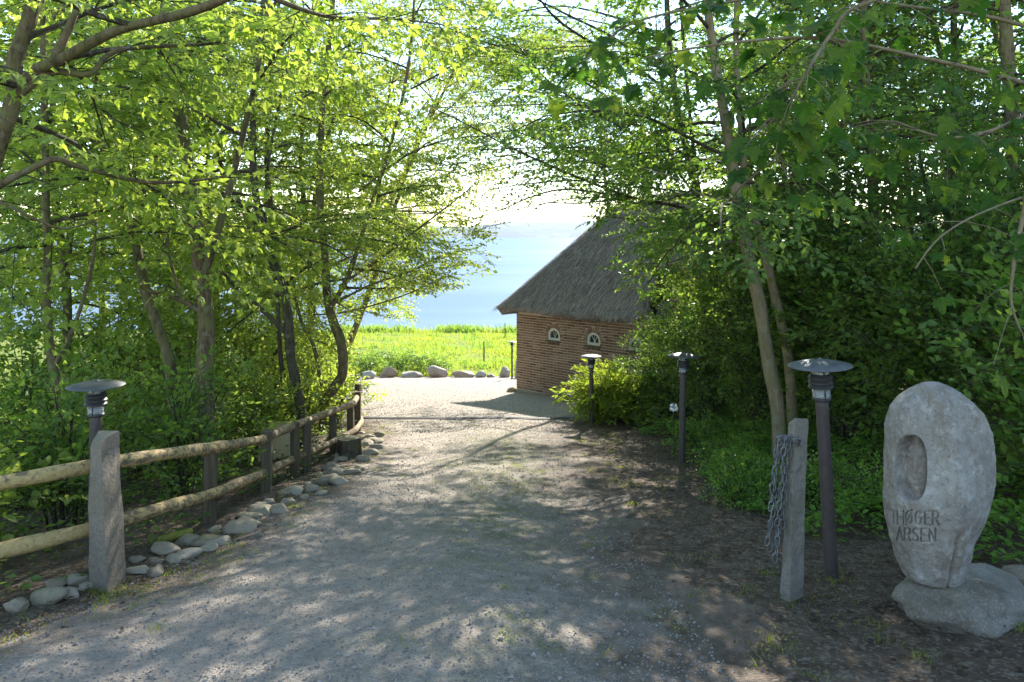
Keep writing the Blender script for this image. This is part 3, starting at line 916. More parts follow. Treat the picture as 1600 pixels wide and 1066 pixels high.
# ------------------------------------------------------------------ carved memorial stone
MX, MY = (1468 - 800) / F * 3.55, 3.55
SC = 3.43 / F
SIL = np.array([  # photo row, left, right
    [604, 1448, 1462], [607, 1438, 1478], [612, 1428, 1490], [620, 1418, 1504], [632, 1406, 1519], [650, 1394, 1534], [680, 1388, 1545], [720, 1387, 1548], [760, 1388, 1546],
    [800, 1390, 1541], [830, 1392, 1534], [860, 1395, 1521], [885, 1401, 1510], [905, 1407, 1503], [922, 1416, 1496], [930, 1430, 1480]])
z_of = lambda row: -(row - 366) * SC
rows = np.concatenate([np.linspace(604.5, 672, 34), np.linspace(673, 792, 62), np.linspace(793, 862, 84), np.linspace(863, 929.5, 40)])
lft = (np.interp(rows, SIL[:, 0], SIL[:, 1]) - 1468) * SC; rgt = (np.interp(rows, SIL[:, 0], SIL[:, 2]) - 1468) * SC
cx = (lft + rgt) / 2; ha = (rgt - lft) / 2
th_ = np.concatenate([np.linspace(-math.pi, -math.pi * 0.42, 210, endpoint=False), np.linspace(-math.pi * 0.42, 0, 70, endpoint=False), np.linspace(0, math.pi, 36, endpoint=False)])
C, Sn = np.cos(th_), np.sin(th_)
ex = 2.0 / 2.5
PX = np.sign(C) * np.abs(C) ** ex; PY = np.sign(Sn) * np.abs(Sn) ** ex
VX = cx[:, None] + ha[:, None] * PX
VY = ha[:, None] * 0.80 * PY
VZ = np.repeat(z_of(rows)[:, None], len(th_), 1)
front = np.clip(-PY * 3, 0, 1)
pts = np.stack([VX, VY, VZ], -1).reshape(-1, 3)
nz = (noise3(pts, 5, 8, 2) * 0.015 + noise3(pts, 6, 26, 3) * 0.006 - 0.012 * np.clip(noise3(pts, 15, 6, 1), 0, 1)).reshape(VX.shape)
# planed faces of the split stone
cz_, hz_ = (VZ.max() + VZ.min()) / 2, (VZ.max() - VZ.min()) / 2
q3 = np.stack([(VX - 0.0) / 0.25, VY / 0.20, (VZ - cz_) / hz_], -1)
rp = np.random.default_rng(23); q0 = q3.copy()
for d_ in [(-.5, -.86, .05), (-.2, -.97, .15), (.35, -.93, -.05), (.62, -.78, .1), (.1, -.85, .5), (-.35, -.8, .45), (.45, -.75, .45), (.5, -.75, -.45), (-.4, -.8, -.45)]:
    d_ = np.array(d_) + rp.normal(0, .06, 3); d_ /= np.linalg.norm(d_)
    pr = q3 @ d_; s_ = pr - pr.max() * rp.uniform(.875, .93)
    q3 = q3 - np.where(s_ > 0, s_ * .9, 0)[..., None] * d_
VX = VX + (q3 - q0)[..., 0] * .25; VY = VY + (q3 - q0)[..., 1] * .20; VZ = VZ + (q3 - q0)[..., 2] * hz_ * .6
ridge = 0.05 * np.exp(-((VX + 0.045 + 0.03 * np.clip((VZ + 1.05) / .4, -1, 1)) / 0.05) ** 2) * np.clip((VZ + 1.45) / .3, 0, 1)
fiss = -0.022 * np.exp(-((VX + 0.012) / 0.011) ** 2) * np.clip((-1.42 - VZ) / 0.06, 0, 1)
hollow = -0.014 * np.exp(-(((VX - 0.07) / 0.05) ** 2 + ((VZ + 0.97) / 0.07) ** 2)) - 0.010 * np.exp(-(((VX - 0.17) / 0.07) ** 2 + ((VZ + 1.58) / 0.10) ** 2))
ln = np.hypot(PX, PY * 0.8)
disp = nz + ridge * front + fiss * front + hollow * front
VX = VX + disp * PX / ln; VY = VY + disp * PY * 0.8 / ln
# oval niche with a plain face in low relief, cut from where the path passes
QX = ((VX + MX) / (VY + MY) * F + 800 - 1468) * SC; QZ = VZ * 3.43 / (VY + MY)
nx_, nz_ = -0.142, z_of(732)
ox, oz = (QX - nx_) / 0.082, (QZ - nz_) / 0.165
rad = (np.abs(ox) ** 2.6 + np.abs(oz) ** 2.6) ** (1 / 2.6)
ins = np.clip((1.0 - rad) / 0.13, 0, 1); ins = ins * ins * (3 - 2 * ins) * front
fx, fz = ox + 0.05, oz
face = 0.030 * np.clip(1 - (fx / 0.80) ** 2 - (fz / 0.92) ** 2, 0, 1) ** 0.5
face += 0.014 * np.exp(-(fx / 0.13) ** 2) * np.clip((0.30 - fz) / 0.3, 0, 1) * np.clip((fz + 0.22) / 0.08, 0, 1)         # nose
face -= 0.010 * (np.exp(-(((np.abs(fx) - 0.34) / 0.17) ** 2 + ((fz - 0.22) / 0.07) ** 2)))                              # eye sockets
face += 0.006 * np.exp(-((fz - 0.34) / 0.05) ** 2) * (np.abs(fx) < 0.65)                                                # brow
face -= 0.007 * np.exp(-((fz + 0.40) / 0.025) ** 2) * (np.abs(fx) < 0.33)                                               # mouth line
face += 0.006 * np.exp(-(((fz + 0.47) / 0.06) ** 2 + (fx / 0.28) ** 2))
dep = (0.085 - face) * ins
VX = VX + dep * 0.86; VY = VY + dep * 0.51
# incised lettering
def L_(ch):
    A = lambda a0, a1, cx=.3, cz=.5, rx=.3, rz=.5, n=10: [(cx + rx * math.cos(R(a0 + (a1 - a0) * i / n)), cz + rz * math.sin(R(a0 + (a1 - a0) * i / n))) for i in range(n + 1)]
    D = {'T': [[(0, 1), (.6, 1)], [(.3, 1), (.3, 0)]], 'H': [[(0, 0), (0, 1)], [(.6, 0), (.6, 1)], [(0, .5), (.6, .5)]],
         'Ø': [A(0, 360), [(.02, -.08), (.6, 1.08)]], 'G': [A(45, 340), [(.58, .33), (.58, .5), (.32, .5)]],
         'E': [[(.55, 1), (0, 1), (0, 0), (.55, 0)], [(0, .5), (.45, .5)]], 'R': [[(0, 0), (0, 1), (.4, 1), (.55, .86), (.55, .64), (.4, .5), (0, .5)], [(.3, .5), (.6, 0)]],
         'L': [[(0, 1), (0, 0), (.5, 0)]], 'A': [[(0, 0), (.3, 1), (.6, 0)], [(.1, .35), (.5, .35)]],
         'S': [[(.55, .85), (.4, 1), (.2, 1), (.05, .86), (.05, .66), (.5, .38), (.55, .2), (.4, 0), (.15, 0), (.0, .15)]], 'N': [[(0, 0), (0, 1), (.6, 0), (.6, 1)]]}
    return D[ch]
segs = []
def put(word, xs, wd, row_base, hgt, slope):
    for ch, x in zip(word, xs):
        for pl_ in L_(ch):
            pp = [((x - 1468 + a * wd / .6) * SC, z_of(row_base + slope * (x - 1430)) + b * hgt * SC) for a, b in pl_]
            segs.extend(zip(pp[:-1], pp[1:]))
put('THØGER', [1391.5, 1402, 1415, 1430, 1445, 1457], 9.5, 820, 21, 0.02)
put('LARSEN', [1393, 1401, 1413, 1426, 1439, 1452], 9.5, 846, 20, 0.02)
dmin = np.full(VX.shape, 9.0)
sel = (QZ < z_of(792)) & (QZ > z_of(853)) & (front > 0)
qx, qz = QX[sel], QZ[sel]
dm = np.full(qx.shape, 9.0)
for (x0, z0), (x1, z1) in segs:
    dx, dz = x1 - x0, z1 - z0; l2 = dx * dx + dz * dz + 1e-12
    t = np.clip(((qx - x0) * dx + (qz - z0) * dz) / l2, 0, 1)
    dm = np.minimum(dm, np.hypot(qx - x0 - t * dx, qz - z0 - t * dz))
dmin[sel] = dm
cut = np.clip((0.0048 - dmin) / 0.0028, 0, 1) * 0.013
VY = VY + cut * 0.8; VX = VX + cut * 0.6
nr, nc = VX.shape
V = np.stack([VX + MX, VY + MY, VZ], -1).reshape(-1, 3)
i = np.arange(nr - 1)[:, None] * nc; j = np.arange(nc)[None, :]; j2 = (j + 1) % nc
q = np.stack([i + j2, i + j, i + nc + j, i + nc + j2], -1).reshape(-1, 4)
tc = len(V); V = np.concatenate([V, [V[:nc].mean(0) + [0, 0, .004]], [V[-nc:].mean(0)]])
jj = np.arange(nc); jn = (jj + 1) % nc; b = (nr - 1) * nc
t3 = np.concatenate([np.stack([jj, jn, np.full(nc, tc)], -1), np.stack([b + jn, b + jj, np.full(nc, tc + 1)], -1)])
tag(link('memorial_stone', mesh('memorial_stone', V, [q, t3], M['memorial'], None, True)),
    'tall rounded grey memorial stone with an oval face niche and carved lettering', 'memorial stone')
# plinth rocks
def place_rock(name, label, cat, mat, loc, size, seed, rot=(0, 0, 0), sub=4, rough=.16, facet=.5, group=None):
    o = link(name, rock_mesh(name, mat, size, seed, sub, rough, facet), None, loc, rot)
    return tag(o, label, cat, group)
p = P(1492, 945, 3.6)
place_rock('plinth_rock', 'rough lichened rock lying under the memorial stone as its base', 'rock', M['plinth_rock'], (p[0] + .03, 3.62, p[2] - 0.02), (0.35, 0.26, 0.175), 12, (0, 0, 0.1), 5, .26, .9)
p = P(1612, 930, 3.75)
place_rock('side_rock', 'dark low rock at the right of the lichened base rock', 'rock', M['plinth_rock'], p, (0.13, 0.16, 0.12), 44, (0, 0, 0.7), 4)
p = P(1500, 905, 3.8)
place_rock('wedge_rock', 'brown rock wedged behind the memorial stone on its base rock', 'rock', M['plinth_rock'], (p[0], 3.82, p[2] - .03), (0.20, 0.15, 0.12), 61, (0.1, 0.1, 0.3), 4)

# ------------------------------------------------------------------ rail fence
fence = thing('rail_fence', 'low two rail fence of half barked round poles along the left side of the driveway', 'fence', (-2.3, 5.4, gzf(-2.3, 5.4)))
fo = np.array(fence.location)
def smooth_path(pts, n=8):
    pts = np.array(pts, float); out = []
    for i in range(len(pts) - 1):
        p0 = pts[max(i - 1, 0)]; p1 = pts[i]; p2 = pts[i + 1]; p3 = pts[min(i + 2, len(pts) - 1)]
        for t in np.arange(n) / n:
            out.append(0.5 * (2 * p1 + (p2 - p0) * t + (2 * p0 - 5 * p1 + 4 * p2 - p3) * t * t + (3 * p1 - p0 - 3 * p2 + p3) * t ** 3))
    out.append(pts[-1]); return np.array(out)
def rail(pts, rad, barky, seed):
    pp = smooth_path(pts, 22)
    k = 12
    L = np.concatenate([[0], np.cumsum(np.linalg.norm(np.diff(pp, axis=0), axis=1))])
    r_ = rad * (1 + 0.05 * np.sin(L * 5 + seed) + 0.04 * np.sin(L * 13 + seed * 2))
    V, Fs = tube_vf(pp - fo, r_, k, True, 0.05, seed)
    me = mesh('rail', V, Fs, M['rail'], None, True)
    al = np.concatenate([np.repeat(L, k), [L[0], L[-1]]]); ar = np.concatenate([np.tile(np.sin(np.arange(k) / k * 6.283) * .5 + .5, len(pp)), [0, 0]])
    set_attr(me, 'along', al); set_attr(me, 'around', ar)
    bk = np.interp(L, [0, L[-1]], barky)
    set_attr(me, 'barky', np.concatenate([np.repeat(bk, k), [0, 0]]))
    link('rail', me, fence)
rail([P(-260, 800, 3.45), P(-100, 772, 3.66), P(0, 755, 3.84), P(145, 728, 4.20), P(176, 721, 4.32)], .043, (-0.05, -0.01), 1)
rail([P(165, 725, 4.30), P(250, 711, 4.72), P(330, 700, 5.37), P(409, 687, 6.4)], .042, (0.05, 0.09), 2)
rail([P(405, 689, 6.35), P(463, 664, 7.4), P(519, 643, 8.7), P(553, 630, 9.96)], .042, (0.10, 0.13), 3)
rail([P(549, 633, 9.9), P(557, 622, 10.9), P(556, 614, 12.2)], .042, (.05, .08), 4)
rail([P(-260, 920, 3.45), P(-100, 884, 3.66), P(0, 861, 3.84), P(145, 826, 4.20), P(176, 816, 4.32)], .043, (-0.07, -0.03), 5)
rail([P(165, 819, 4.30), P(250, 795, 4.72), P(330, 772, 5.37), P(409, 741, 6.4)], .042, (0.04, 0.10), 6)
rail([P(405, 743, 6.35), P(463, 715, 7.4), P(524, 689, 8.7), P(556, 672, 9.96)], .042, (0.10, 0.13), 7)
rail([P(552, 675, 9.9), P(563, 662, 10.9), P(564, 652, 12.2)], .041, (.05, .08), 8)
def fpost(px, d, top_row, wd=.045, back=.09):
    p = P(px, top_row, d + back)
    zg = gzf(p[0], p[1]) - .35
    V, f = bevbox_vf((p[0], p[1], (p[2] + zg) / 2), (wd, wd, (p[2] - zg) / 2), 0.007, Matrix.Rotation(random.uniform(-.3, .3), 3, 'Z'))
    V[:, 0] += (V[:, 2] - zg) * random.uniform(-.03, .03)
    link('post', mesh('post', V - fo, f, M['timber']), fence)
fpost(160, 4.32, 706); fpost(325, 5.37, 704); fpost(414, 6.42, 672); fpost(461, 7.2, 660, .038); fpost(479, 7.55, 658)
fpost(522, 8.75, 638); fpost(549, 9.95, 632); fpost(559, 11.0, 612); fpost(-60, 3.7, 762); fpost(557, 12.2, 600)

# ------------------------------------------------------------------ stones edging the driveway
kerb = [  # px, row of foot, depth handled by the ground, width px, height px, pale?
    (18, 957, 46, 26, 1, 'grey rounded edging stone at the left end of the row'),
    (62, 946, 62, 36, 0, 'grey domed edging stone second from the left end of the row'),
    (100, 935, 46, 24, 1, 'tan edging stone with a pitted face between the grey dome and the granite post'),
    (108, 915, 50, 20, 1, 'pale edging stone just left of the granite post'),
    (84, 918, 46, 18, 0, 'brown slanted edging stone left of the granite post'),
    (130, 921, 30, 14, 1, 'small pale edging stone touching the foot of the granite post'),
    (212, 898, 48, 16, 1, 'flat white edging stone just right of the granite post'),
    (238, 884, 42, 17, 0, 'mossy edging stone right of the granite post under the lower rail'),
    (210, 880, 30, 13, 0, 'small grey edging stone close behind the granite post'),
    (252, 868, 66, 24, 1, 'broad pale edging stone between granite post and first timber post'),
    (285, 874, 42, 14, 1, 'low pale edging stone in front of the broad pale one'),
    (292, 852, 52, 20, 0, 'low brown edging stone below the mossy log'),
    (318, 854, 50, 24, 0, 'olive edging stone nearest the first timber post'),
    (325, 862, 36, 14, 1, 'flat pale edging stone in front of the olive one'),
    (362, 836, 62, 26, 1, 'large pale edging stone right of the first timber post'),
    (390, 828, 34, 14, 1, 'small pale edging stone just past the large pale one'),
    (388, 813, 36, 16, 0, 'low grey edging stone in front of the second timber post'),
    (404, 806, 52, 22, 0, 'wide mossy edging stone in front of the second timber post'),
    (432, 803, 44, 24, 1, 'tall rounded edging stone right of the second timber post'),
    (446, 790, 34, 15, 0, 'mossy edging stone beside a small round one'),
    (472, 782, 20, 15, 1, 'small round edging stone in the middle of the row'),
    (440, 777, 28, 12, 0, 'flat dark edging stone behind the small round one'),
    (484, 769, 36, 14, 1, 'long flat edging stone past the small round one'),
    (500, 775, 28, 10, 1, 'thin pale edging stone in front of the long flat one'),
    (509, 757, 40, 19, 0, 'rounded green edging stone below the third timber post'),
    (528, 758, 36, 17, 1, 'pale rounded edging stone in front of the stump'),
    (523, 744, 42, 16, 0, 'grey flat edging stone left of the stump foot'),
    (512, 737, 32, 22, 0, 'grey domed edging stone leaning on the stump'),
    (545, 742, 30, 14, 1, 'smooth edging stone under the dark stump'),
    (556, 738, 26, 12, 0, 'mossy edging stone right under the stump corner'),
    (566, 722, 30, 18, 1, 'pale edging stone on the right of the stump'),
    (575, 712, 38, 14, 1, 'long edging stone on the bank right of the stump'),
    (568, 698, 34, 13, 1, 'first stone of the slanted pile beside the fence end'),
    (582, 694, 36, 14, 0, 'second stone of the slanted pile beside the fence end'),
    (588, 703, 30, 12, 1, 'lowest stone of the slanted pile beside the fence end'),
    (572, 688, 28, 12, 1, 'topmost stone of the slanted pile beside the fence end'),
    (590, 684, 28, 11, 0, 'last flat stone of the row where the driveway widens'),
]
for k, (px, row, wpx, hpx, pale, lab) in enumerate(kerb):
    # the ground plane gives the depth of the foot
    s = (row - 366) / F; d = 3.5
    for _ in range(30):
        x = (px - 800) / F * d; d = -gzf(x, d) / s * 0.5 + d * 0.5
    x = (px - 800) / F * d
    wd = wpx / F * d * .88; hh = hpx / F * d * .82
    dep = wd * random.uniform(.65, .9)
    o = link('edging_stone', rock_mesh('edging_stone', M['kerb_pale'] if pale else M['kerb_stone'], (wd / 2 * 1.08, dep / 2, hh * .62), 100 + k, 3, .24, .95), None, (x, d + dep * .35, gzf(x, d) + hh * .16), (random.uniform(-.12, .12), random.uniform(-.1, .1), random.uniform(-.35, .35)))
    tag(o, lab, 'stone', 'fieldstones edging the left of the driveway')

rs_ = random.Random(12)
ORD = 'first second third fourth fifth sixth seventh eighth ninth tenth eleventh twelfth thirteenth fourteenth fifteenth sixteenth seventeenth eighteenth nineteenth twentieth twenty-first twenty-second twenty-third twenty-fourth twenty-fifth twenty-sixth twenty-seventh twenty-eighth twenty-ninth thirtieth'.split()
for k in range(30):
    y = 4.25 + 6.6 * (k + rs_.uniform(.1, .9)) / 30; x = float(dleft(y)) - .06 + rs_.uniform(-.13, .09)
    sx_ = rs_.uniform(.05, .105)
    o = link('edging_stone', rock_mesh('edging_stone', M['kerb_pale'] if rs_.random() < .7 else M['kerb_stone'], (sx_, sx_ * rs_.uniform(.6, .9), sx_ * rs_.uniform(.4, .6)), 160 + k, 3, .22, .95), None, (x, y, gzf(x, y) + sx_ * .10), (rs_.uniform(-.15, .15), rs_.uniform(-.15, .15), rs_.uniform(0, 3)))
    tag(o, 'small half sunk stone between the larger edging stones, ' + ORD[k] + ' from the granite post', 'stone', 'small filler stones in the driveway edging')

# far boulders at the meadow edge
far = [(555, 598, 19, 10, 'p', 'small brown boulder at the left end of the row before the meadow'),
       (576, 597, 26, 15, 'w', 'white angular boulder second from the left before the meadow'),
       (606, 595, 25, 17, 'p', 'pinkish pointed boulder third from the left before the meadow'),
       (642, 593, 34, 11, 'g', 'low grey boulder between the pointed and the large rounded one'),
       (684, 591, 34, 18, 'p', 'large rounded pink boulder in the middle of the meadow row'),
       (724, 589, 40, 12, 'p', 'long low boulder right of the large rounded pink one'),
       (752, 587, 19, 13, 'g', 'grey boulder right of the long low one'),
       (766, 587, 15, 6, 'w', 'tiny pale boulder lying flat near the distant lamp'),
       (789, 587, 17, 19, 'w', 'steep pointed pale boulder beside the distant lamp'),
       (786, 588, 12, 5, 'w', 'smallest pale boulder at the foot of the pointed one')]
for k, (px, row, wpx, hpx, c, lab) in enumerate(far):
    d = 28.6 - 0.4 * abs(px - 680) / 100 * 0.0
    x = (px - 800) / F * d
    d = 28.9 - (0.9 if px < 600 else 0)
    x = (px - 800) / F * d
    wd, hh = wpx / F * d, hpx / F * d
    o = link('boulder', rock_mesh('boulder', M['boulder_pink'] if c == 'p' else M['boulder_grey'], (wd / 2 * 1.06, wd * .36, hh * .66), 200 + k, 3, .20, .95), None, (x, d, gzf(x, d) + hh * .36), (0, random.uniform(-.1, .1), random.uniform(-.3, .3)))
    tag(o, lab, 'boulder', 'boulders lining the far edge of the gravel yard')
o = link('stone_post', None)
bpy.data.objects.remove(o)
V, f = bevbox_vf((0, 0, .3), (.10, .09, .42), .02)
p = (0.22, 28.3)
tag(link('stone_stub', mesh('stone_stub', V, f, M['boulder_grey']), None, (p[0], p[1], gzf(*p)), (0, .06, .3)), 'short grey stone stub behind the distant lamp at the house corner', 'stone post')

# drain channel across the yard
mb = MB()
xs_ = np.linspace(-2.75, 1.05, 40)
yd = 12.9
for a, b in zip(xs_[:-1], xs_[1:]):
    for yo, hh in ((-.035, .022), (.035, .022)):
        z0, z1 = gzf(a, yd) + .012, gzf(b, yd) + .012
        v = []
        for (x, z) in ((a, z0), (b, z1)):
            for dy in (-.014, .014):
                for dz in (-.06, hh): v.append((x, yd + yo + dy, z + dz))
        mb.add(v, [np.array([[0, 2, 3, 1], [0, 4, 6, 2], [2, 6, 7, 3], [3, 7, 5, 1], [1, 5, 4, 0], [4, 5, 7, 6]])])
o = mb.obj('drain_channel', M['steel'])
tag(o, 'dark steel drain channel crossing the sunlit gravel below the fence end', 'drain')

# stump, mossy log, tan slab
d = 8.55; p = P(544, 730, d); x, y = p[0], d
stump = thing('tree_stump', 'dark sawn tree stump at the foot of the fence near its far end', 'stump', (x, y, gzf(x, y)))
ring = []
a_ = np.arange(18) / 18 * 2 * np.pi
prof = [(-.15, 1.25), (0, 1.15), (.08, 1.02), (.23, .96)]
V = np.array([[.145 * s * (1 + .10 * math.sin(3 * t + 1) + .05 * math.sin(7 * t)) * math.cos(t), .145 * s * (1 + .10 * math.sin(3 * t + 1) + .05 * math.sin(7 * t)) * math.sin(t), z] for z, s in prof for t in a_])
q = [[i * 18 + j, i * 18 + (j + 1) % 18, (i + 1) * 18 + (j + 1) % 18, (i + 1) * 18 + j] for i in range(3) for j in range(18)]
link('stump_bark', mesh('stump_bark', V, [np.array(q)], M['bark_dark']), stump)
V2 = np.concatenate([V[-18:] * [1, 1, 1] - [0, 0, .004], [[0, 0, .225]]])
link('cut_face', mesh('cut_face', V2, [np.array([[j, (j + 1) % 18, 18] for j in range(18)])], M['stump_top']), stump)
V, Fs = tube_vf(smooth_path([P(246, 846, 4.95), P(272, 838, 5.02), P(300, 831, 5.1)], 6), [.03] * 13, 8, True, .2, 5)
tag(link('mossy_log', mesh('mossy_log', V, Fs, m_plain('moss', (.13, .13, .02), (.25, .24, .04), 30), None, True)), 'short moss covered log lying behind the edging stones below the lower rail', 'log')
# tan rounded slab behind the fence
a_ = np.linspace(0, 2 * np.pi, 28, endpoint=False)
ox = 0.30 * np.sign(np.cos(a_)) * np.abs(np.cos(a_)) ** .6; oz = 0.42 * np.sign(np.sin(a_)) * np.abs(np.sin(a_)) ** .7
V = np.concatenate([np.stack([ox, np.full(28, -.05), oz], -1), np.stack([ox, np.full(28, .05), oz], -1), np.stack([ox * .8, np.full(28, -.075), oz * .85], -1), [[0, -.08, 0]], [[0, .06, 0]]])
j = np.arange(28); jn = (j + 1) % 28
fs = [np.stack([j, 28 + j, 28 + jn, jn], -1), np.stack([j, jn, 56 + jn, 56 + j], -1), np.stack([56 + j, 56 + jn, np.full(28, 84)], -1), np.stack([28 + jn, 28 + j, np.full(28, 85)], -1)]
V = V * .8
p = P(436, 703, 8.6)
tag(link('tan_slab', mesh('tan_slab', V, fs, M['tan'], None, True), None, p, (R(-14), 0, R(12))), 'smooth tan rounded slab leaning behind the second timber post of the fence', 'slab')

# wire fence stakes out in the meadow
for px, row0, row1, d, lab in ((756, 534, 570, 33, 'thin dark stake standing in the sunlit meadow'), (789, 505, 524, 50, 'thin dark stake at the far meadow edge against the sea')):
    p = P(px, row0, d); zg = gzf(p[0], d)
    V, Fs = tube_vf([(0, 0, zg - p[2] - .2), (0.01, 0, (zg - p[2]) / 2), (0, 0, 0)], [.035, .033, .03], 8)
    tag(link('stake', mesh('stake', V, Fs, M['timber'], None, True), None, p), lab, 'stake')
# ------------------------------------------------------------------ foliage tools
LEAF = {
    'oval': (np.array([(0, 0, 0), (.34, -.27, .09), (.72, -.21, .07), (1, 0, -.06), (.72, .21, .07), (.34, .27, .09)], float), np.array([(0, 1, 2), (0, 2, 3), (0, 3, 4), (0, 4, 5)])),
    'broad': (np.array([(0, 0, 0), (.25, -.36, .08), (.62, -.36, .05), (1, 0, -.12), (.62, .36, .05), (.25, .36, .08)], float), np.array([(0, 1, 2), (0, 2, 3), (0, 3, 4), (0, 4, 5)])),
    'lobed': (np.array([(0, 0, 0), (.22, -.16, .03), (.34, -.46, -.03), (.58, -.20, .03), (1, 0, -.12), (.58, .20, .03), (.34, .46, -.03), (.22, .16, .03)], float), np.array([(0, 1, 3), (1, 2, 3), (0, 3, 4), (0, 4, 5), (0, 5, 7), (7, 5, 6)])),
    'rhomb': (np.array([(0, 0, 0), (.5, -.30, .08), (1, 0, -.04), (.5, .30, .08)], float), np.array([(0, 1, 2), (0, 2, 3)])),
    'slim': (np.array([(0, 0, 0), (.5, -.16, .03), (1, 0, -.1), (.5, .16, .03)], float), np.array([(0, 1, 2), (0, 2, 3)])),
}
def maple_leaf_mesh(mat):
    pts = [(0, 0), (.10, -.28), (-.06, -.46), (.22, -.40), (.30, -.62), (.46, -.42), (.60, -.50), (.62, -.22), (.86, -.18), (1.05, 0)]
    pts = pts + [(x, -y) for x, y in pts[-2:0:-1]]
    V = [(.32, 0, -.02)] + [(x, y, .30 * abs(y) - .30 * max(0, x - .2) ** 2 - .75 * y * y) for x, y in pts]
    n = len(pts)
    return mesh('leaf', V, [np.array([[0, 1 + i, 1 + (i + 1) % n] for i in range(n)])], mat)

def rot_from(Xd, Zd):
    X = Xd / (np.linalg.norm(Xd, axis=-1, keepdims=True) + 1e-9)
    Yd = np.cross(Zd, X); Yd /= (np.linalg.norm(Yd, axis=-1, keepdims=True) + 1e-9)
    return np.stack([X, Yd, np.cross(X, Yd)], -1)          # columns

def make_sprays(kind, n, length, leaf, seed, nvar=5, droop=.18, yaw=(35, 80), pitch=(-45, 8), side=True):
    LV, LF = LEAF[kind]
    r = np.random.default_rng(seed); out = []
    for v in range(nvar):
        bases = []; dirs = []; tw = []
        spines = [(np.zeros(3), 0.0, 1.0, n if not side else int(n * .5))]
        if side:
            for k in range(4):
                t = .25 + .17 * k
                spines.append((np.array([t * length, 0, -droop * length * t * t]), (1 if k % 2 else -1) * r.uniform(30, 60), .5 - .06 * k, max(2, int(n * .14))))
        for (o, ya, sc, nn) in spines:
            ca, sa = math.cos(R(ya)), math.sin(R(ya))
            end = None
            for i in range(nn):
                t = (i + .6 + r.uniform(-.2, .2)) / nn
                x = t * length * sc
                p = o + np.array([x * ca, x * sa, -droop * x * x / length])
                bases.append(p)
                sgn = 1 if i % 2 else -1
                a = ya + sgn * r.uniform(*yaw) if i < nn - 1 else ya + r.uniform(-15, 15)
                pi = r.uniform(*pitch)
                dirs.append((math.cos(R(a)) * math.cos(R(pi)), math.sin(R(a)) * math.cos(R(pi)), math.sin(R(pi))))
            x = length * sc
            tw.append((o, o + np.array([x * ca * .5, x * sa * .5, -droop * x * x * .25 / length]), o + np.array([x * ca, x * sa, -droop * x * x / length])))
        bases = np.array(bases); dirs = np.array(dirs); m = len(bases)
        Zd = np.array([0, 0, 1.0]) + r.normal(0, .38, (m, 3))
        Rm = rot_from(dirs, Zd)
        sz = leaf * r.uniform(.45, 1.25, m)
        V = np.einsum('mij,vj->mvi', Rm, LV) * sz[:, None, None] + bases[:, None, :]
        Fx = LF[None] + (np.arange(m) * len(LV))[:, None, None]
        tv, tf = [], []
        for (a, b, c) in tw:
            base = len(tv)
            for j in range(3):
                an = j * 2.094 + .5
                tv.append((a[0], a[1] + .0035 * math.cos(an), a[2] + .0035 * math.sin(an)))
            tv.append(tuple(c))
            tf += [(base + j, base + 3, base + (j + 1) % 3) for j in range(3)]
        out.append((V.reshape(-1, 3), Fx.reshape(-1, 3), np.array(tv, float), np.array(tf)))
    return out

SPR = {
    'maple_l': make_sprays('lobed', 18, .44, .086, 1, droop=.2, pitch=(-60, 0)),
    'maple_r': make_sprays('rhomb', 22, .44, .080, 12, droop=.2, pitch=(-60, 0)),
    'beech': make_sprays('rhomb', 24, .50, .074, 2, droop=.15, pitch=(-40, 12)),
    'beech_far': make_sprays('rhomb', 21, .62, .118, 3, droop=.2, pitch=(-50, 10)),
    'shrub': make_sprays('rhomb', 18, .30, .066, 4, droop=.05, pitch=(-40, 25)),
    'shrub_big': make_sprays('broad', 13, .32, .075, 5, droop=.15, pitch=(-50, 10)),
    'privet': make_sprays('rhomb', 20, .27, .050, 6, droop=.0, pitch=(-30, 30)),
    'weep': make_sprays('slim', 24, .55, .12, 7, droop=.9, pitch=(-80, -30)),
    'conifer': make_sprays('slim', 30, .30, .085, 8, droop=.35, pitch=(-30, 25), yaw=(15, 45)),
    'thin': make_sprays('rhomb', 16, .50, .070, 9, droop=.1, pitch=(-40, 15)),
}

def clear(p):
    """the pruned air over the driveway and yard, so nothing grows into it"""
    x, y, z = p[..., 0], p[..., 1], p[..., 2]
    g = gz(x, y)
    near = (y < 13) & (y > -2) & (x > -2.15) & (x < dright(y) + .5 - .7 * np.clip((y - 9) / 3, 0, 1)) & (z < g + np.where((y > 8.5) & (x < -.1), np.minimum(1.8 + .42 * (x + 2.15), 9), 1.45 + .186 * np.clip(y, 0, 20) - .35 * np.clip((y - 8) / 2, 0, 1)))
    e = -2.0 - .12 * (y - 13)
    yard = (y >= 13) & (y < 29.4) & (((x > e) & (x < .05 * y) & (z < g + 5.0)) | ((x > dleft(y) + .2) & (x <= e) & (z < g + 2.2)))
    hx = (x - HC[0]) * HU[0] + (y - HC[1]) * HU[1]; hy = (x - HC[0]) * HW[0] + (y - HC[1]) * HW[1]
    inhouse = (hx > -.7) & (hx < LEN + .7) & (hy > -.6) & (hy < DEP + .6) & (z < 1.6)
    nearcam = (x * x + (y + .3) ** 2 + z * z) < 1.9 ** 2
    return near | yard | inhouse | nearcam

def path_len(p): return np.linalg.norm(np.diff(p, axis=0), axis=1).sum()

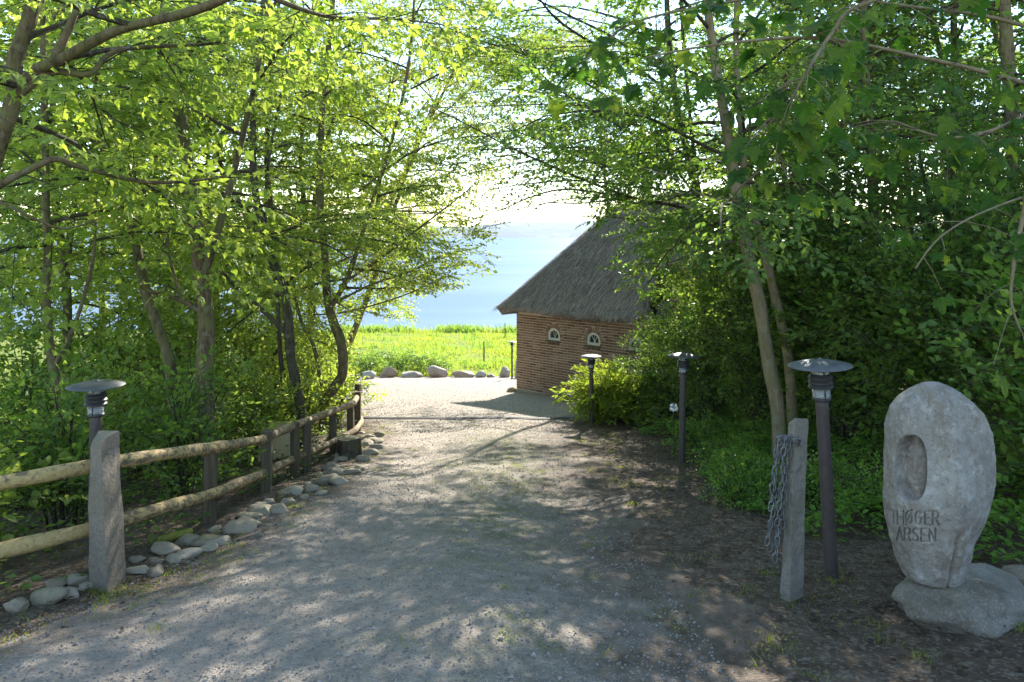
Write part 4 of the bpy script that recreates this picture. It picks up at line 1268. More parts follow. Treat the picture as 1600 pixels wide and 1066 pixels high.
class Plant:
    def __init__(s, seed):
        s.r = np.random.default_rng(seed); s.wood = MB(); s.twig = MB(); s.sp = []
    def stem(s, pts, r0, r1, k=9, n=6, seed=0, to=None):
        pp = smooth_path(pts, n) if len(pts) > 2 else np.array(pts)
        rad = np.linspace(1, 0, len(pp)) ** .8 * (r0 - r1) + r1
        V, Fs = tube_vf(pp, rad, k, True, .10, seed)
        (to or s.wood).add(V, Fs)
        return pp, rad
    def limb(s, o, d, L, r0, curve=-.12, sprays='beech', side_gap=.32, side_len=.7, spray_gap=.17, tipfrom=.25, flat=.25, scale=1.0, wig=.12, twigk=4):
        r = s.r
        d = np.array(d, float); d /= np.linalg.norm(d)
        n = 7
        pts = [np.array(o, float)]
        for i in range(n):
            d = d + np.array([r.normal(0, wig), r.normal(0, wig), r.normal(0, wig * .7) + curve * i / n])
            d /= np.linalg.norm(d)
            pts.append(pts[-1] + d * L / n)
        pts = np.array(pts)
        bad = clear(pts)
        if bad.any():
            k = int(np.argmax(bad))
            if k < 3: return
            pts = pts[:k]
        s.along(pts, r0, sprays, side_gap, side_len, spray_gap, tipfrom, flat, scale, twigk, L)
    def along(s, pts, r0, sprays='beech', side_gap=.32, side_len=.7, spray_gap=.17, tipfrom=.25, flat=.25, scale=1.0, twigk=4, L=None, draw=True):
        """side branches with leaf sprays along a limb"""
        r = s.r
        pl = path_len(pts); L = L or pl
        if draw:
            rad = np.linspace(r0, max(r0 * .22, .004), len(pts))
            V, Fs = tube_vf(pts, rad, twigk + 1, False, 0); s.twig.add(V, Fs)
        seg = np.concatenate([[0], np.cumsum(np.linalg.norm(np.diff(pts, axis=0), axis=1))])
        t = tipfrom * L; sg = 1
        while t <= pl + 1e-6:
            o = np.array([np.interp(t, seg, pts[:, k]) for k in range(3)])
            i = min(np.searchsorted(seg, t), len(pts) - 1); d = pts[i] - pts[max(i - 1, 0)]; d /= np.linalg.norm(d) + 1e-9
            f = t / L
            if t + side_gap > pl: a = r.uniform(-15, 15)
            else: a = sg * r.uniform(35, 75)
            sg = -sg
            hd = np.array([d[0] * math.cos(R(a)) - d[1] * math.sin(R(a)), d[0] * math.sin(R(a)) + d[1] * math.cos(R(a)), d[2] * .5 + r.normal(0, flat)])
            hd /= np.linalg.norm(hd)
            sl = side_len * (1.15 - .6 * f) * r.uniform(.7, 1.25)
            m = o + hd * sl * .5 + [0, 0, .01]; e = o + hd * sl - [0, 0, sl * .10]
            t += side_gap * r.uniform(.75, 1.25)
            if clear(np.stack([m, e])).any(): continue
            V, Fs = tube_vf(np.array([o, m, e]), [max(.0035, r0 * .3), .0035, .002], 3, False); s.twig.add(V, Fs)
            ns = max(1, int(sl / spray_gap)); s2 = 1
            for q in range(ns + 1):
                u = (q + .5) / (ns + .5)
                p = o * (1 - u) + e * u if u > .5 else o + (m - o) * u * 2
                aa = (s2 * r.uniform(25, 65)) if q < ns else r.uniform(-12, 12); s2 = -s2
                dd = np.array([hd[0] * math.cos(R(aa)) - hd[1] * math.sin(R(aa)), hd[0] * math.sin(R(aa)) + hd[1] * math.cos(R(aa)), hd[2] * .6 + r.normal(-.05, .22)])
                s.sp.append((p, dd, scale * r.uniform(.75, 1.2)))
    def build(s, name, label, cat, base, leafmat, barkmat, sprays, group=None, twigmat=None, zroll=.32, crown_name='crown', trunk_name='trunk', clump=None):
        base = np.array([base[0], base[1], gzf(base[0], base[1]) if len(base) < 3 else base[2]])
        root = thing(name, label, cat, base, group=group)
        for V in s.wood.V: V -= base
        for V in s.twig.V: V -= base
        if s.wood.V: s.wood.obj(trunk_name, barkmat, root, True)
        cm = MB()
        r = s.r
        if s.sp:
            p = np.array([a for a, _, _ in s.sp]); d = np.array([b for _, b, _ in s.sp]); sc = np.array([c for _, _, c in s.sp])
            keep = ~(clear(p) | clear(p + d / np.linalg.norm(d, axis=1, keepdims=True) * (sc * .4)[:, None]))
            if clump is not None: keep &= noise3(p * [1, 1, 1.25], 8 if (sprays == 'weep' or clump == -.32) else 5, 1.55, 2) > clump
            p, d, sc = p[keep], d[keep], sc[keep]
            Zd = np.array([0, 0, 1.0]) + r.normal(0, zroll, (len(p), 3))
            Rm = rot_from(d, Zd)
            var = r.integers(0, len(SPR[sprays]), len(p))
            for v, (LV, LF, TV, TF) in enumerate(SPR[sprays]):
                k = np.where(var == v)[0]
                if not len(k): continue
                VV = np.einsum('mij,vj->mvi', Rm[k], LV) * sc[k][:, None, None] + (p[k] - base)[:, None, :]
                cm.add(VV.reshape(-1, 3), (LF[None] + (np.arange(len(k)) * len(LV))[:, None, None]).reshape(-1, 3), 0)
                VV = np.einsum('mij,vj->mvi', Rm[k], TV) * sc[k][:, None, None] + (p[k] - base)[:, None, :]
                cm.add(VV.reshape(-1, 3), (TF[None] + (np.arange(len(k)) * len(TV))[:, None, None]).reshape(-1, 3), 1)
            s.nleaf = len(p)
        for V, T in zip(s.twig.V, [None] * len(s.twig.V)): pass
        # branch wood joins the crown
        if s.twig.V:
            off = cm.n
            for V in s.twig.V: cm.V.append(V)
            for f in s.twig.T: cm.T.append(f + off); cm.M.append(np.full(len(f), 1))
            cm.n += s.twig.n
        if cm.V:
            o = cm.obj(crown_name, [leafmat, twigmat or M['twig']], root)
            tag(o, kind='stuff')
        return root

def px_path(lst): return [P(*a) for a in lst]

def tree(name, label, stems, leafmat, barkmat, sprays, seed, n_limb=16, L=2.2, zmin=None, el=(10, 55), side_gap=.21, side_len=.8, spray_gap=.14, curve=-.25, group='trees beside the driveway', extra=(), scale=1.0, az=None, tip=.22, twigmat=None, r0=.022, flat=.25, taper=.45, clump=-.42):
    """stems: list of (path, r0, r1); limbs grow along the upper stems"""
    pl = Plant(seed); r = pl.r
    first = np.array(stems[0][0][0], float)
    base = (first[0], first[1], min(gzf(first[0], first[1]), first[2]))
    paths = []
    for i, (pts, a, b) in enumerate(stems):
        pts = [np.array(q, float) for q in pts]
        if i == 0:
            g = pts[0].copy(); g[2] = gzf(g[0], g[1]) - .25
            if g[2] < pts[0][2] - .05: pts = [g] + pts
        pp, rad = pl.stem(pts, a * .82, b * .8, 10, 6, seed + i)
        paths.append((pp, rad))
    total = sum(path_len(pp) for pp, _ in paths)
    ga = r.uniform(0, 6.28)
    for pp, rad in paths:
        ok = pp[:, 2] > (zmin if zmin is not None else base[2] + 1.8)
        if ok.sum() < 2: continue
        cand = pp[ok]; crad = rad[ok]
        nl = max(2, int(round(n_limb * path_len(cand) / total)))
        for k in range(nl):
            t = (k + r.uniform(.1, .9)) / nl
            j = t * (len(cand) - 1); i0 = int(j); fr = j - i0
            o = cand[i0] * (1 - fr) + cand[min(i0 + 1, len(cand) - 1)] * fr
            ga += 2.399 + r.uniform(-.4, .4)
            a_ = ga if az is None else az[0] + (az[1] - az[0]) * r.uniform(0, 1)
            e = R(el[0] + (el[1] - el[0]) * t + r.uniform(-10, 10))
            ll = L * (1.1 - taper * t) * r.uniform(.7, 1.2)
            pl.limb(o, (math.cos(a_) * math.cos(e), math.sin(a_) * math.cos(e), math.sin(e)), ll, min(r0, crad[i0] * .6 + .004), curve, sprays, side_gap, side_len, spray_gap, tip, flat, scale)
    for (pts, a, b, leafy) in extra:
        pp, rad = pl.stem(pts, a, b, 7, 5, seed + 77)
        if leafy:
            pl.along(pp, a, sprays, leafy, side_len * 1.1, spray_gap, .12, .45, scale, 4, None, False)
    return pl.build(name, label, 'tree', base, leafmat, barkmat, sprays, group, twigmat, clump=clump)

def shrub(name, label, x, y, h, rad, leafmat, sprays, seed, n=16, barkmat=None, group='shrubs beside the driveway', spray_gap=.13, side_gap=.18, side_len=.35, droop=-.25, lean=(0, 0), scale=1.0, low=.12):
    pl = Plant(seed); r = pl.r
    g = gzf(x, y)
    for k in range(n):
        a = k * 2.399 + r.uniform(-.3, .3)
        u = math.sqrt((k + .5) / n)
        o = np.array([x + .18 * rad * u * math.cos(a), y + .18 * rad * u * math.sin(a), g - .1])
        hh = h * r.uniform(.7, 1.0) * (1 - .45 * u * u)
        e = np.array([x + rad * u * math.cos(a) * .95 + lean[0], y + rad * u * math.sin(a) * .95 + lean[1], g + hh])
        m = (o + e) / 2 + np.array([-.25 * (e - o)[0], -.25 * (e - o)[1], hh * .14])
        pp = smooth_path([o, m, e], 6)
        rd = np.linspace(.012, .004, len(pp))
        V, Fs = tube_vf(pp, rd, 5, False); pl.wood.add(V, Fs)
        pl.along(pp, .01, sprays, side_gap, side_len, spray_gap, low, .35, scale, 4, None, False)
    return pl.build(name, label, 'shrub', (x, y, g), leafmat, barkmat or M['twig'], sprays, group, None, .45, 'foliage', 'stem')

# ------------------------------------------------------------------ trees on the left
GL = 'trees on the left of the driveway'
LB, LM, LD = M['leaf_bright'], M['leaf_mid'], M['leaf_dark']
tree('maple_tree', 'nearest left tree with thick mossy limbs reaching in from the top left corner',
     [(px_path([(-120, 780, 4.7), (-105, 560, 4.6), (-60, 400, 4.5), (0, 222, 4.4), (22, 150, 4.4), (24, 95, 4.4), (48, 22, 4.4), (60, -60, 4.4), (70, -260, 4.4)]), .085, .035),
      (px_path([(20, 145, 4.4), (60, 109, 4.4), (94, 94, 4.3), (180, 49, 4.2), (285, 22, 4.1), (350, -2, 4.0), (430, -50, 3.9)]), .052, .022),
      (px_path([(82, 98, 4.3), (105, 50, 4.3), (124, 0, 4.3), (150, -90, 4.3)]), .034, .02)],
     LB, M['bark'], 'maple_l', 21, n_limb=15, L=1.5, zmin=.3, el=(-5, 40), curve=-.35, group=GL, side_len=.6, side_gap=.24,
     extra=[(px_path([(30, 150, 4.4), (80, 113, 4.4), (139, 116, 4.4), (169, 86, 4.5), (210, 75, 4.6), (337, 68, 4.9), (435, 60, 5.3)]), .024, .006, .35),
            (px_path([(-60, 330, 4.45), (0, 289, 4.3), (60, 258, 4.35), (90, 249, 4.4), (124, 260, 4.5), (217, 283, 4.8), (290, 284, 5.0), (352, 275, 5.2)]), .026, .006, .28),
            (px_path([(-60, 300, 4.2), (0, 316, 4.2), (60, 345, 4.3), (104, 357, 4.4), (160, 340, 4.6)]), .012, .004, .24),
            (px_path([(420, -6, 3.9), (470, 14, 4.1), (530, 28, 4.5), (620, 30, 5.0), (700, 40, 5.6)]), .016, .005, .33)])
tree('maple_tree', 'slender straight left tree with a fork, its trunk in front of the sunlit thicket',
     [(px_path([(330, 780, 7), (320, 600, 7), (322, 505, 7), (312, 420, 7), (303, 330, 7), (285, 200, 7.1), (262, 60, 7.2), (250, -100, 7.3), (240, -330, 7.4)]), .115, .045),
      (px_path([(318, 430, 7), (335, 380, 6.9), (352, 320, 6.9), (375, 230, 6.8), (400, 120, 6.6), (420, 0, 6.5)]), .05, .02)],
     LB, M['bark'], 'maple_l', 22, n_limb=20, L=2.0, zmin=.15, el=(0, 45), curve=-.3, group=GL,
     extra=[(px_path([(320, 492, 7), (285, 470, 6.9), (235, 455, 6.8), (205, 440, 6.7)]), .03, .012, 0), (px_path([(285, 470, 6.9), (272, 430, 6.9), (262, 380, 6.8), (270, 330, 6.8)]), .018, .008, .4)])
tree('maple_tree', 'thin left tree leaning left, behind and left of the slender straight one',
     [(px_path([(282, 810, 7.6), (268, 590, 7.6), (250, 520, 7.6), (228, 455, 7.7), (212, 380, 7.8), (200, 330, 7.8), (165, 240, 7.9), (140, 190, 7.9), (100, 120, 8), (60, 0, 8.1), (40, -200, 8.2)]), .075, .035)],
     LB, M['bark'], 'maple_l', 23, n_limb=14, L=2.0, zmin=.0, el=(0, 40), curve=-.3, group=GL)
tree('maple_tree', 'young left tree rising straight behind the left lamp',
     [(px_path([(92, 830, 6.3), (95, 640, 6.3), (82, 570, 6.3), (72, 480, 6.4), (75, 380, 6.5), (72, 330, 6.5), (70, 200, 6.6), (66, 30, 6.6), (60, -150, 6.6)]), .062, .028),
      (px_path([(84, 575, 6.3), (112, 520, 6.3), (132, 460, 6.3), (146, 400, 6.3), (150, 300, 6.3)]), .03, .012)],
     LB, M['bark'], 'maple_l', 24, n_limb=13, L=1.5, zmin=-.3, el=(0, 40), curve=-.3, group=GL)
tree('maple_tree', 'twin stemmed left tree with dark ivy flecked trunk behind the middle of the fence',
     [(px_path([(478, 740, 9.3), (470, 640, 9.3), (455, 560, 9.3), (447, 470, 9.3), (428, 410, 9.4), (408, 350, 9.5), (395, 250, 9.6), (400, 100, 9.8), (420, -60, 9.9), (430, -240, 10)]), .085, .035),
      (px_path([(450, 700, 9.6), (443, 600, 9.6), (437, 540, 9.6), (432, 450, 9.6), (415, 370, 9.6), (420, 250, 9.6), (450, 100, 9.6)]), .045, .018)],
     LB, M['bark_dark'], 'beech', 25, n_limb=28, L=2.2, zmin=-.3, el=(0, 40), curve=-.28, group=GL,
     extra=[(px_path([(447, 520, 9.3), (410, 485, 9.2), (360, 440, 9.0), (335, 412, 8.9)]), .034, .015, 0)])
tree('beech_tree', 'crooked left tree that bends and forks behind the far end of the fence',
     [(px_path([(508, 650, 11), (518, 612, 11), (535, 585, 11), (534, 540, 11), (520, 500, 11), (512, 470, 11), (508, 400, 11.1), (500, 300, 11.3), (505, 150, 11.4), (520, 0, 11.5), (520, -180, 11.6)]), .115, .04),
      (px_path([(514, 485, 11), (535, 450, 11), (552, 410, 11), (580, 320, 11.2), (615, 210, 11.4), (640, 90, 11.6), (650, -60, 11.8)]), .055, .02),
      (px_path([(510, 640, 11.1), (500, 590, 11.1), (490, 540, 11.1), (470, 500, 11.1), (455, 430, 11.1)]), .05, .02)],
     LB, M['bark'], 'beech', 26, n_limb=36, L=2.5, zmin=-1.0, el=(-12, 40), curve=-.22, group=GL, side_gap=.24,
     extra=[(px_path([(540, 440, 11), (600, 400, 11), (650, 360, 11), (700, 322, 11), (740, 290, 11)]), .025, .006, .2), (px_path([(528, 490, 11), (580, 478, 11.1), (630, 462, 11.2), (680, 440, 11.3), (715, 425, 11.4)]), .016, .004, .2), (px_path([(570, 330, 11.2), (640, 330, 11.2), (710, 335, 11.3), (770, 350, 11.4)]), .018, .004, .2), (px_path([(530, 470, 11), (580, 445, 11.2), (640, 425, 11.4), (690, 400, 11.6), (735, 390, 11.8)]), .022, .006, .2),
            (px_path([(560, 300, 11.2), (640, 240, 11), (720, 215, 10.8), (800, 215, 10.6)]), .02, .005, .2)])
def bg_tree(px, d, h, label, seed, leafmat, sprays='beech_far', L=2.8, n=34, zmin=None, r0=.13, group=GL, lean=0.0, **kw):
    x = (px - 800) / F * d; g = gzf(x, d)
    rr = random.Random(seed)
    pts = [np.array([x, d, g]), np.array([x + .1 + lean * .3, d + .1, g + h * .3]), np.array([x - .1 + lean * .6, d, g + h * .62]), np.array([x + .15 + lean, d + .1, g + h])]
    f2 = [pts[1] + [0, 0, h * .1], pts[1] + np.array([rr.uniform(-1, 1), rr.uniform(-.6, .6), h * .3]), pts[1] + np.array([rr.uniform(-1.6, 1.6), rr.uniform(-1, 1), h * .58])]
    return tree('broadleaf_tree', label, [(pts, r0, .03), (f2, r0 * .55, .02)], leafmat, M['bark'], sprays, seed, n_limb=n, L=L, zmin=zmin if zmin is not None else g + .9, el=kw.pop('el', (-10, 50)), group=group, curve=-.25, side_gap=.30, side_len=1.05, spray_gap=.19, taper=.15, clump=kw.pop('clump', -.55), **kw)
bg_tree(425, 13.5, 8.6, 'bushy bright tree behind the twin stemmed one in the left thicket', 31, LB)
bg_tree(250, 12.0, 8.8, 'bushy bright tree filling the gap left of the slender straight tree', 32, LB)
bg_tree(90, 11.5, 8.6, 'bushy bright tree behind the young tree at the left lamp', 33, LB, zmin=-1.9)
bg_tree(-60, 9.5, 8.4, 'tall bright tree at the left border of the picture', 34, LB, zmin=-1.7)
bg_tree(478, 15.5, 9.2, 'bright tree between the crooked tree and the hanging one over the yard', 35, LB, L=3.0, zmin=-2.4, n=36)
bg_tree(330, 17.5, 9.5, 'distant bright tree between the two bushy ones on the left', 36, LB)
bg_tree(150, 17.0, 9.5, 'distant bright tree near the meadow gap on the far left', 37, LB, zmin=-2.0)
bg_tree(505, 20.0, 10.6, 'tall yellow green tree with drooping tips hanging over the yard against the sea', 38, M['leaf_yellow'], 'weep', L=5.0, n=62, el=(-5, 35), zmin=-1.0, lean=4.2, clump=-.25)
bg_tree(520, 24.5, 10.5, 'pale tree behind the drooping one beside the sea view', 39, LB, L=4.2, zmin=-2.6, lean=3.6)

# ------------------------------------------------------------------ trees on the right
GR = 'trees on the right of the driveway'
tree('maple_tree', 'leaning smooth trunk rising from the right bank, the front one of a pair',
     [(px_path([(1217, 690, 7.5), (1214, 630, 7.5), (1200, 560, 7.5), (1188, 480, 7.5), (1170, 400, 7.5), (1156, 330, 7.5), (1145, 260, 7.5), (1132, 180, 7.5), (1115, 80, 7.5), (1100, -40, 7.5), (1090, -200, 7.5)]), .098, .045)],
     M['leaf_mid'], M['bark_smooth'], 'maple_r', 41, n_limb=20, L=2.3, zmin=.0, el=(-5, 45), curve=-.3, group=GR,
     extra=[(px_path([(1140, 312, 7.4), (1165, 285, 7.2), (1195, 262, 7.0), (1225, 235, 6.8)]), .012, .005, 0), (px_path([(1142, 312, 7.4), (1110, 310, 7.3), (1085, 298, 7.2), (1060, 280, 7.1), (1000, 262, 7.0)]), .012, .004, .35)])
tree('maple_tree', 'leaning slimmer trunk directly behind the front one of the right pair',
     [(px_path([(1240, 690, 8.1), (1232, 560, 8.1), (1215, 480, 8.1), (1198, 410, 8.1), (1178, 340, 8.1), (1165, 290, 8.1), (1158, 200, 8.1), (1150, 60, 8.1), (1160, -160, 8.1)]), .075, .035)],
     M['leaf_dark'], M['bark_smooth'], 'maple_r', 42, n_limb=18, L=2.3, zmin=.0, el=(-5, 45), curve=-.3, group=GR)
tree('beech_tree', 'dark right trunk farther back with long thin boughs stretched over the driveway',
     [(px_path([(1125, 620, 12.3), (1112, 420, 12.3), (1100, 370, 12.3), (1085, 290, 12.3), (1072, 230, 12.3), (1060, 180, 12.3), (1045, 60, 12.2), (1040, -60, 12.2)]), .11, .05)],
     M['leaf_mid'], M['bark_dark'], 'beech', 43, n_limb=26, L=3.0, zmin=.3, clump=-.16, el=(-5, 25), curve=-.2, group=GR, side_gap=.26, side_len=.9, spray_gap=.2,
     extra=[(px_path([(1085, 330, 12.3), (1040, 318, 12.0), (1000, 312, 11.8), (950, 296, 11.5), (890, 272, 11.3), (800, 232, 11.0), (740, 200, 10.8), (680, 170, 10.6)]), .035, .006, .2),
            (px_path([(1000, 312, 11.8), (940, 302, 11.6), (880, 296, 11.5), (830, 308, 11.4), (790, 325, 11.3), (730, 346, 11.2)]), .022, .005, .4),
            (px_path([(990, 310, 11.8), (900, 318, 11.7), (850, 318, 11.6), (815, 342, 11.6), (760, 355, 11.5), (720, 372, 11.4)]), .014, .003, .6),
            (px_path([(1060, 190, 12.3), (980, 150, 12), (900, 118, 11.6), (820, 85, 11.2), (740, 60, 10.9), (670, 30, 10.6)]), .032, .006, .2),
            (px_path([(1050, 120, 12.3), (960, 60, 11.6), (880, 20, 11), (800, -20, 10.5)]), .03, .008, .2),
            (px_path([(1070, 240, 12.3), (1000, 215, 11.6), (930, 175, 11), (860, 130, 10.4), (800, 60, 9.9)]), .026, .006, .2),
            (px_path([(1055, 150, 12.3), (1000, 110, 11), (930, 70, 9.8), (870, 30, 8.8), (830, -20, 8)]), .03, .008, .2), (px_path([(1075, 260, 12.3), (980, 240, 12.1), (900, 230, 12), (830, 250, 12), (770, 270, 12)]), .02, .005, .24), (px_path([(1060, 180, 12.3), (980, 170, 12.6), (880, 150, 13), (790, 140, 13.4), (710, 150, 13.8)]), .026, .005, .22), (px_path([(1050, 110, 12.2), (960, 90, 12.6), (870, 80, 13), (780, 90, 13.2), (690, 80, 13.4)]), .026, .005, .22), (px_path([(1046, 60, 12.2), (970, 30, 12.6), (880, 10, 12.9), (790, 20, 13.1), (720, 5, 13.2)]), .026, .005, .22), (px_path([(1075, 250, 12.3), (1000, 265, 11), (930, 255, 10.2), (860, 225, 9.6), (790, 200, 9.2)]), .02, .005, .24)])
fan = []
rf = random.Random(9)
for (pts_) in ([(1078, 318, 12.3), (1000, 318, 12.0), (930, 308, 11.7), (860, 316, 11.5), (790, 332, 11.3)], [(1075, 300, 12.3), (980, 290, 11.4), (900, 282, 10.9), (820, 288, 10.5), (745, 300, 10.3)], [(1070, 260, 12.3), (960, 258, 12.6), (860, 250, 12.8), (770, 262, 12.8), (710, 280, 12.8)], [(1082, 335, 12.3), (1020, 345, 12.0), (960, 340, 11.8), (900, 338, 11.7)]):
    fan.append((px_path(pts_), .018, .004, .17))
for k in range(8):
    row = 15 + 36 * k; d1 = rf.uniform(9.6, 12.9); e_px = rf.uniform(670, 800)
    r0_ = rf.uniform(20, 330)
    fan.append((px_path([(1085 - .1 * (330 - r0_), r0_, 12.3), (1000, r0_ * .55 + row * .45 + 10, .65 * 12.3 + .35 * d1), (890, r0_ * .25 + row * .75, .35 * 12.3 + .65 * d1), (e_px, row + rf.uniform(-12, 12), d1)]), .022, .004, .2))
tree('beech_tree', 'thin dark trunk beside the long boughed one, fine branches over the driveway',
     [(px_path([(1140, 630, 12.7), (1122, 420, 12.7), (1098, 330, 12.5), (1080, 200, 12.4), (1065, 20, 12.3), (1060, -160, 12.3)]), .06, .03)],
     M['leaf_mid'], M['bark_dark'], 'thin', 44, n_limb=6, L=1.6, zmin=2.0, el=(0, 35), curve=-.2, group=GR, side_len=.7, spray_gap=.16, extra=fan, clump=-.32)
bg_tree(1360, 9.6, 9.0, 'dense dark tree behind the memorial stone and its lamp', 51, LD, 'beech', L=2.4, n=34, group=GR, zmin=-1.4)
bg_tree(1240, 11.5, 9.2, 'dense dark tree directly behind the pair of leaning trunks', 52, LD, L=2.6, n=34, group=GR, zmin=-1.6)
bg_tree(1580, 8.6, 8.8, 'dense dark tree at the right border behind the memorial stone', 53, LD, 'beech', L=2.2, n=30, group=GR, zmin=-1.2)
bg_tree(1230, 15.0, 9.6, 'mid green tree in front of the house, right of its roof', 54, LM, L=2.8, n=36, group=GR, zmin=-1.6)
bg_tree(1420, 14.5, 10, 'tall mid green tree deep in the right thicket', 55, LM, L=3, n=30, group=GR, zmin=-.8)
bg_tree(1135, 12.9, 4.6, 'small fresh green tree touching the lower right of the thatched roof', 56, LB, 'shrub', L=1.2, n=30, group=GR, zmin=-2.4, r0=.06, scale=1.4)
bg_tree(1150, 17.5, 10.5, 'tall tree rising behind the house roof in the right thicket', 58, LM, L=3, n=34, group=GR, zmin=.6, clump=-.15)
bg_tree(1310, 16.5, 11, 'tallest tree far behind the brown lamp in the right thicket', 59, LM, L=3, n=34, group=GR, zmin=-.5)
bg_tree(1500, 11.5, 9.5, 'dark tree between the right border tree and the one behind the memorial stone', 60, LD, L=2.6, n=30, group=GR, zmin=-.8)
bg_tree(1560, 15.5, 10.5, 'tall green tree far back at the upper right corner', 62, LM, L=3, n=32, group=GR, zmin=.2)
bg_tree(1000, 21.5, 9.5, 'tall green tree rising behind the ridge of the thatched roof', 63, LM, L=3.2, n=34, group=GR, zmin=1.4, lean=-1.5)
bg_tree(1650, 12.5, 9.5, 'tall mid green tree beyond the right border of the thicket', 57, LM, L=2.8, n=24, group=GR, zmin=-.8)

# the overhanging maple close to the camera: its largest leaves are single objects
mp = Plant(61); r = mp.r
trunk = px_path([(1960, 900, 4.3), (1950, 600, 4.3), (1930, 300, 4.3), (1900, 50, 4.3), (1880, -250, 4.3), (1870, -520, 4.3)])
g0 = trunk[0].copy(); g0[2] = gzf(g0[0], g0[1]) - .2
mp.stem([g0] + trunk, .10, .04, 12)
boughs = [([(1920, 240, 4.2), (1760, 190, 3.9), (1600, 130, 3.6), (1440, 90, 3.4), (1280, 60, 3.3), (1120, 70, 3.3), (1010, 90, 3.3)], .016),
          ([(1895, 60, 4.2), (1700, -20, 3.9), (1500, -30, 3.6), (1345, 8, 3.3), (1300, 52, 3.2), (1259, 116, 3.1), (1240, 150, 3.1), (1221, 195, 3.1), (1214, 255, 3.1)], .013),
          ([(1910, 150, 4.2), (1720, 80, 4.2), (1560, 30, 4.1), (1420, 10, 4.0), (1260, -10, 3.9), (1100, 10, 3.8), (980, 40, 3.7), (930, 90, 3.7)], .015),
          ([(1925, 320, 4.2), (1780, 300, 3.9), (1640, 300, 3.7), (1540, 330, 3.6), (1470, 370, 3.5), (1430, 420, 3.5)], .008),
          ([(1700, 60, 4.2), (1640, 150, 3.9), (1560, 200, 3.7), (1480, 215, 3.5), (1400, 190, 3.4)], .014),
          ([(1610, 260, 3.5), (1600, 330, 3.45), (1586, 400, 3.4), (1580, 470, 3.4), (1596, 520, 3.4)], .013)]
leaf_spots = []
for pts, r0 in boughs:
    pp = smooth_path(px_path(pts), 7)
    rad = np.linspace(r0, .004, len(pp))
    V, Fs = tube_vf(pp, rad, 8, True, .08); mp.wood.add(V, Fs)
    for k in range(int(len(pp) * .35), len(pp), 1 if pts[0][1] < 200 else 4):
        for q in range(1 if k % 3 else 2):
            d = pp[k] - pp[k - 1]; d /= np.linalg.norm(d)
            a = r.uniform(0, 6.28)
            dd = d * .6 + np.array([math.cos(a), math.sin(a), r.uniform(-.6, .15)]) * .8; dd /= np.linalg.norm(dd)
            L1 = r.uniform(.10, .34)
            e = pp[k] + dd * L1
            if clear(e[None])[0]: continue
            V, Fs = tube_vf(np.array([pp[k], (pp[k] + e) / 2 + [0, 0, .015], e]), [.003, .0022, .0015], 4, False); mp.wood.add(V, Fs)
            for n_ in range(r.integers(2, 4)):
                b = r.uniform(0, 6.28); ld = dd * .5 + np.array([math.cos(b), math.sin(b), -.55 - r.uniform(0, .5)]) * .8
                leaf_spots.append((e, ld, r.uniform(.05, .115)))
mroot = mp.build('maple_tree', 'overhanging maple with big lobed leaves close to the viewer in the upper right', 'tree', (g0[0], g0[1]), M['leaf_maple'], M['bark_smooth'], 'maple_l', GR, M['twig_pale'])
ml = maple_leaf_mesh(M['leaf_maple'])
mb0 = Vector(mroot.location)
order = r.permutation(len(leaf_spots))
ext = MB()
LVm = np.array([v.co[:] for v in ml.vertices]); LFm = np.array([p_.vertices[:] for p_ in ml.polygons])
nleaf = 0
for k in order:
    e, ld, s_ = leaf_spots[k]
    pet = e + ld / np.linalg.norm(ld) * s_ * .45
    if clear(pet[None])[0] : continue
    Rm = rot_from(ld[None], (np.array([0, -.35, 1.0]) + r.normal(0, .35, 3))[None])[0]
    if nleaf < 300:
        o = link('leaf', ml, mroot)
        mt = Matrix.Translation(Vector(pet) - mb0) @ Matrix(Rm).to_4x4() @ Matrix.Scale(s_, 4)
        o.matrix_local = mt; nleaf += 1
    else:
        ext.add((LVm @ Rm.T) * s_ + pet - np.array(mb0), LFm)
    V, Fs = tube_vf(np.array([e, pet]) - np.array(mb0), [.0014, .0012], 3, False); ext.add(V, Fs, 1)
tag(ext.obj('foliage', [M['leaf_maple'], M['twig']], mroot), kind='stuff')

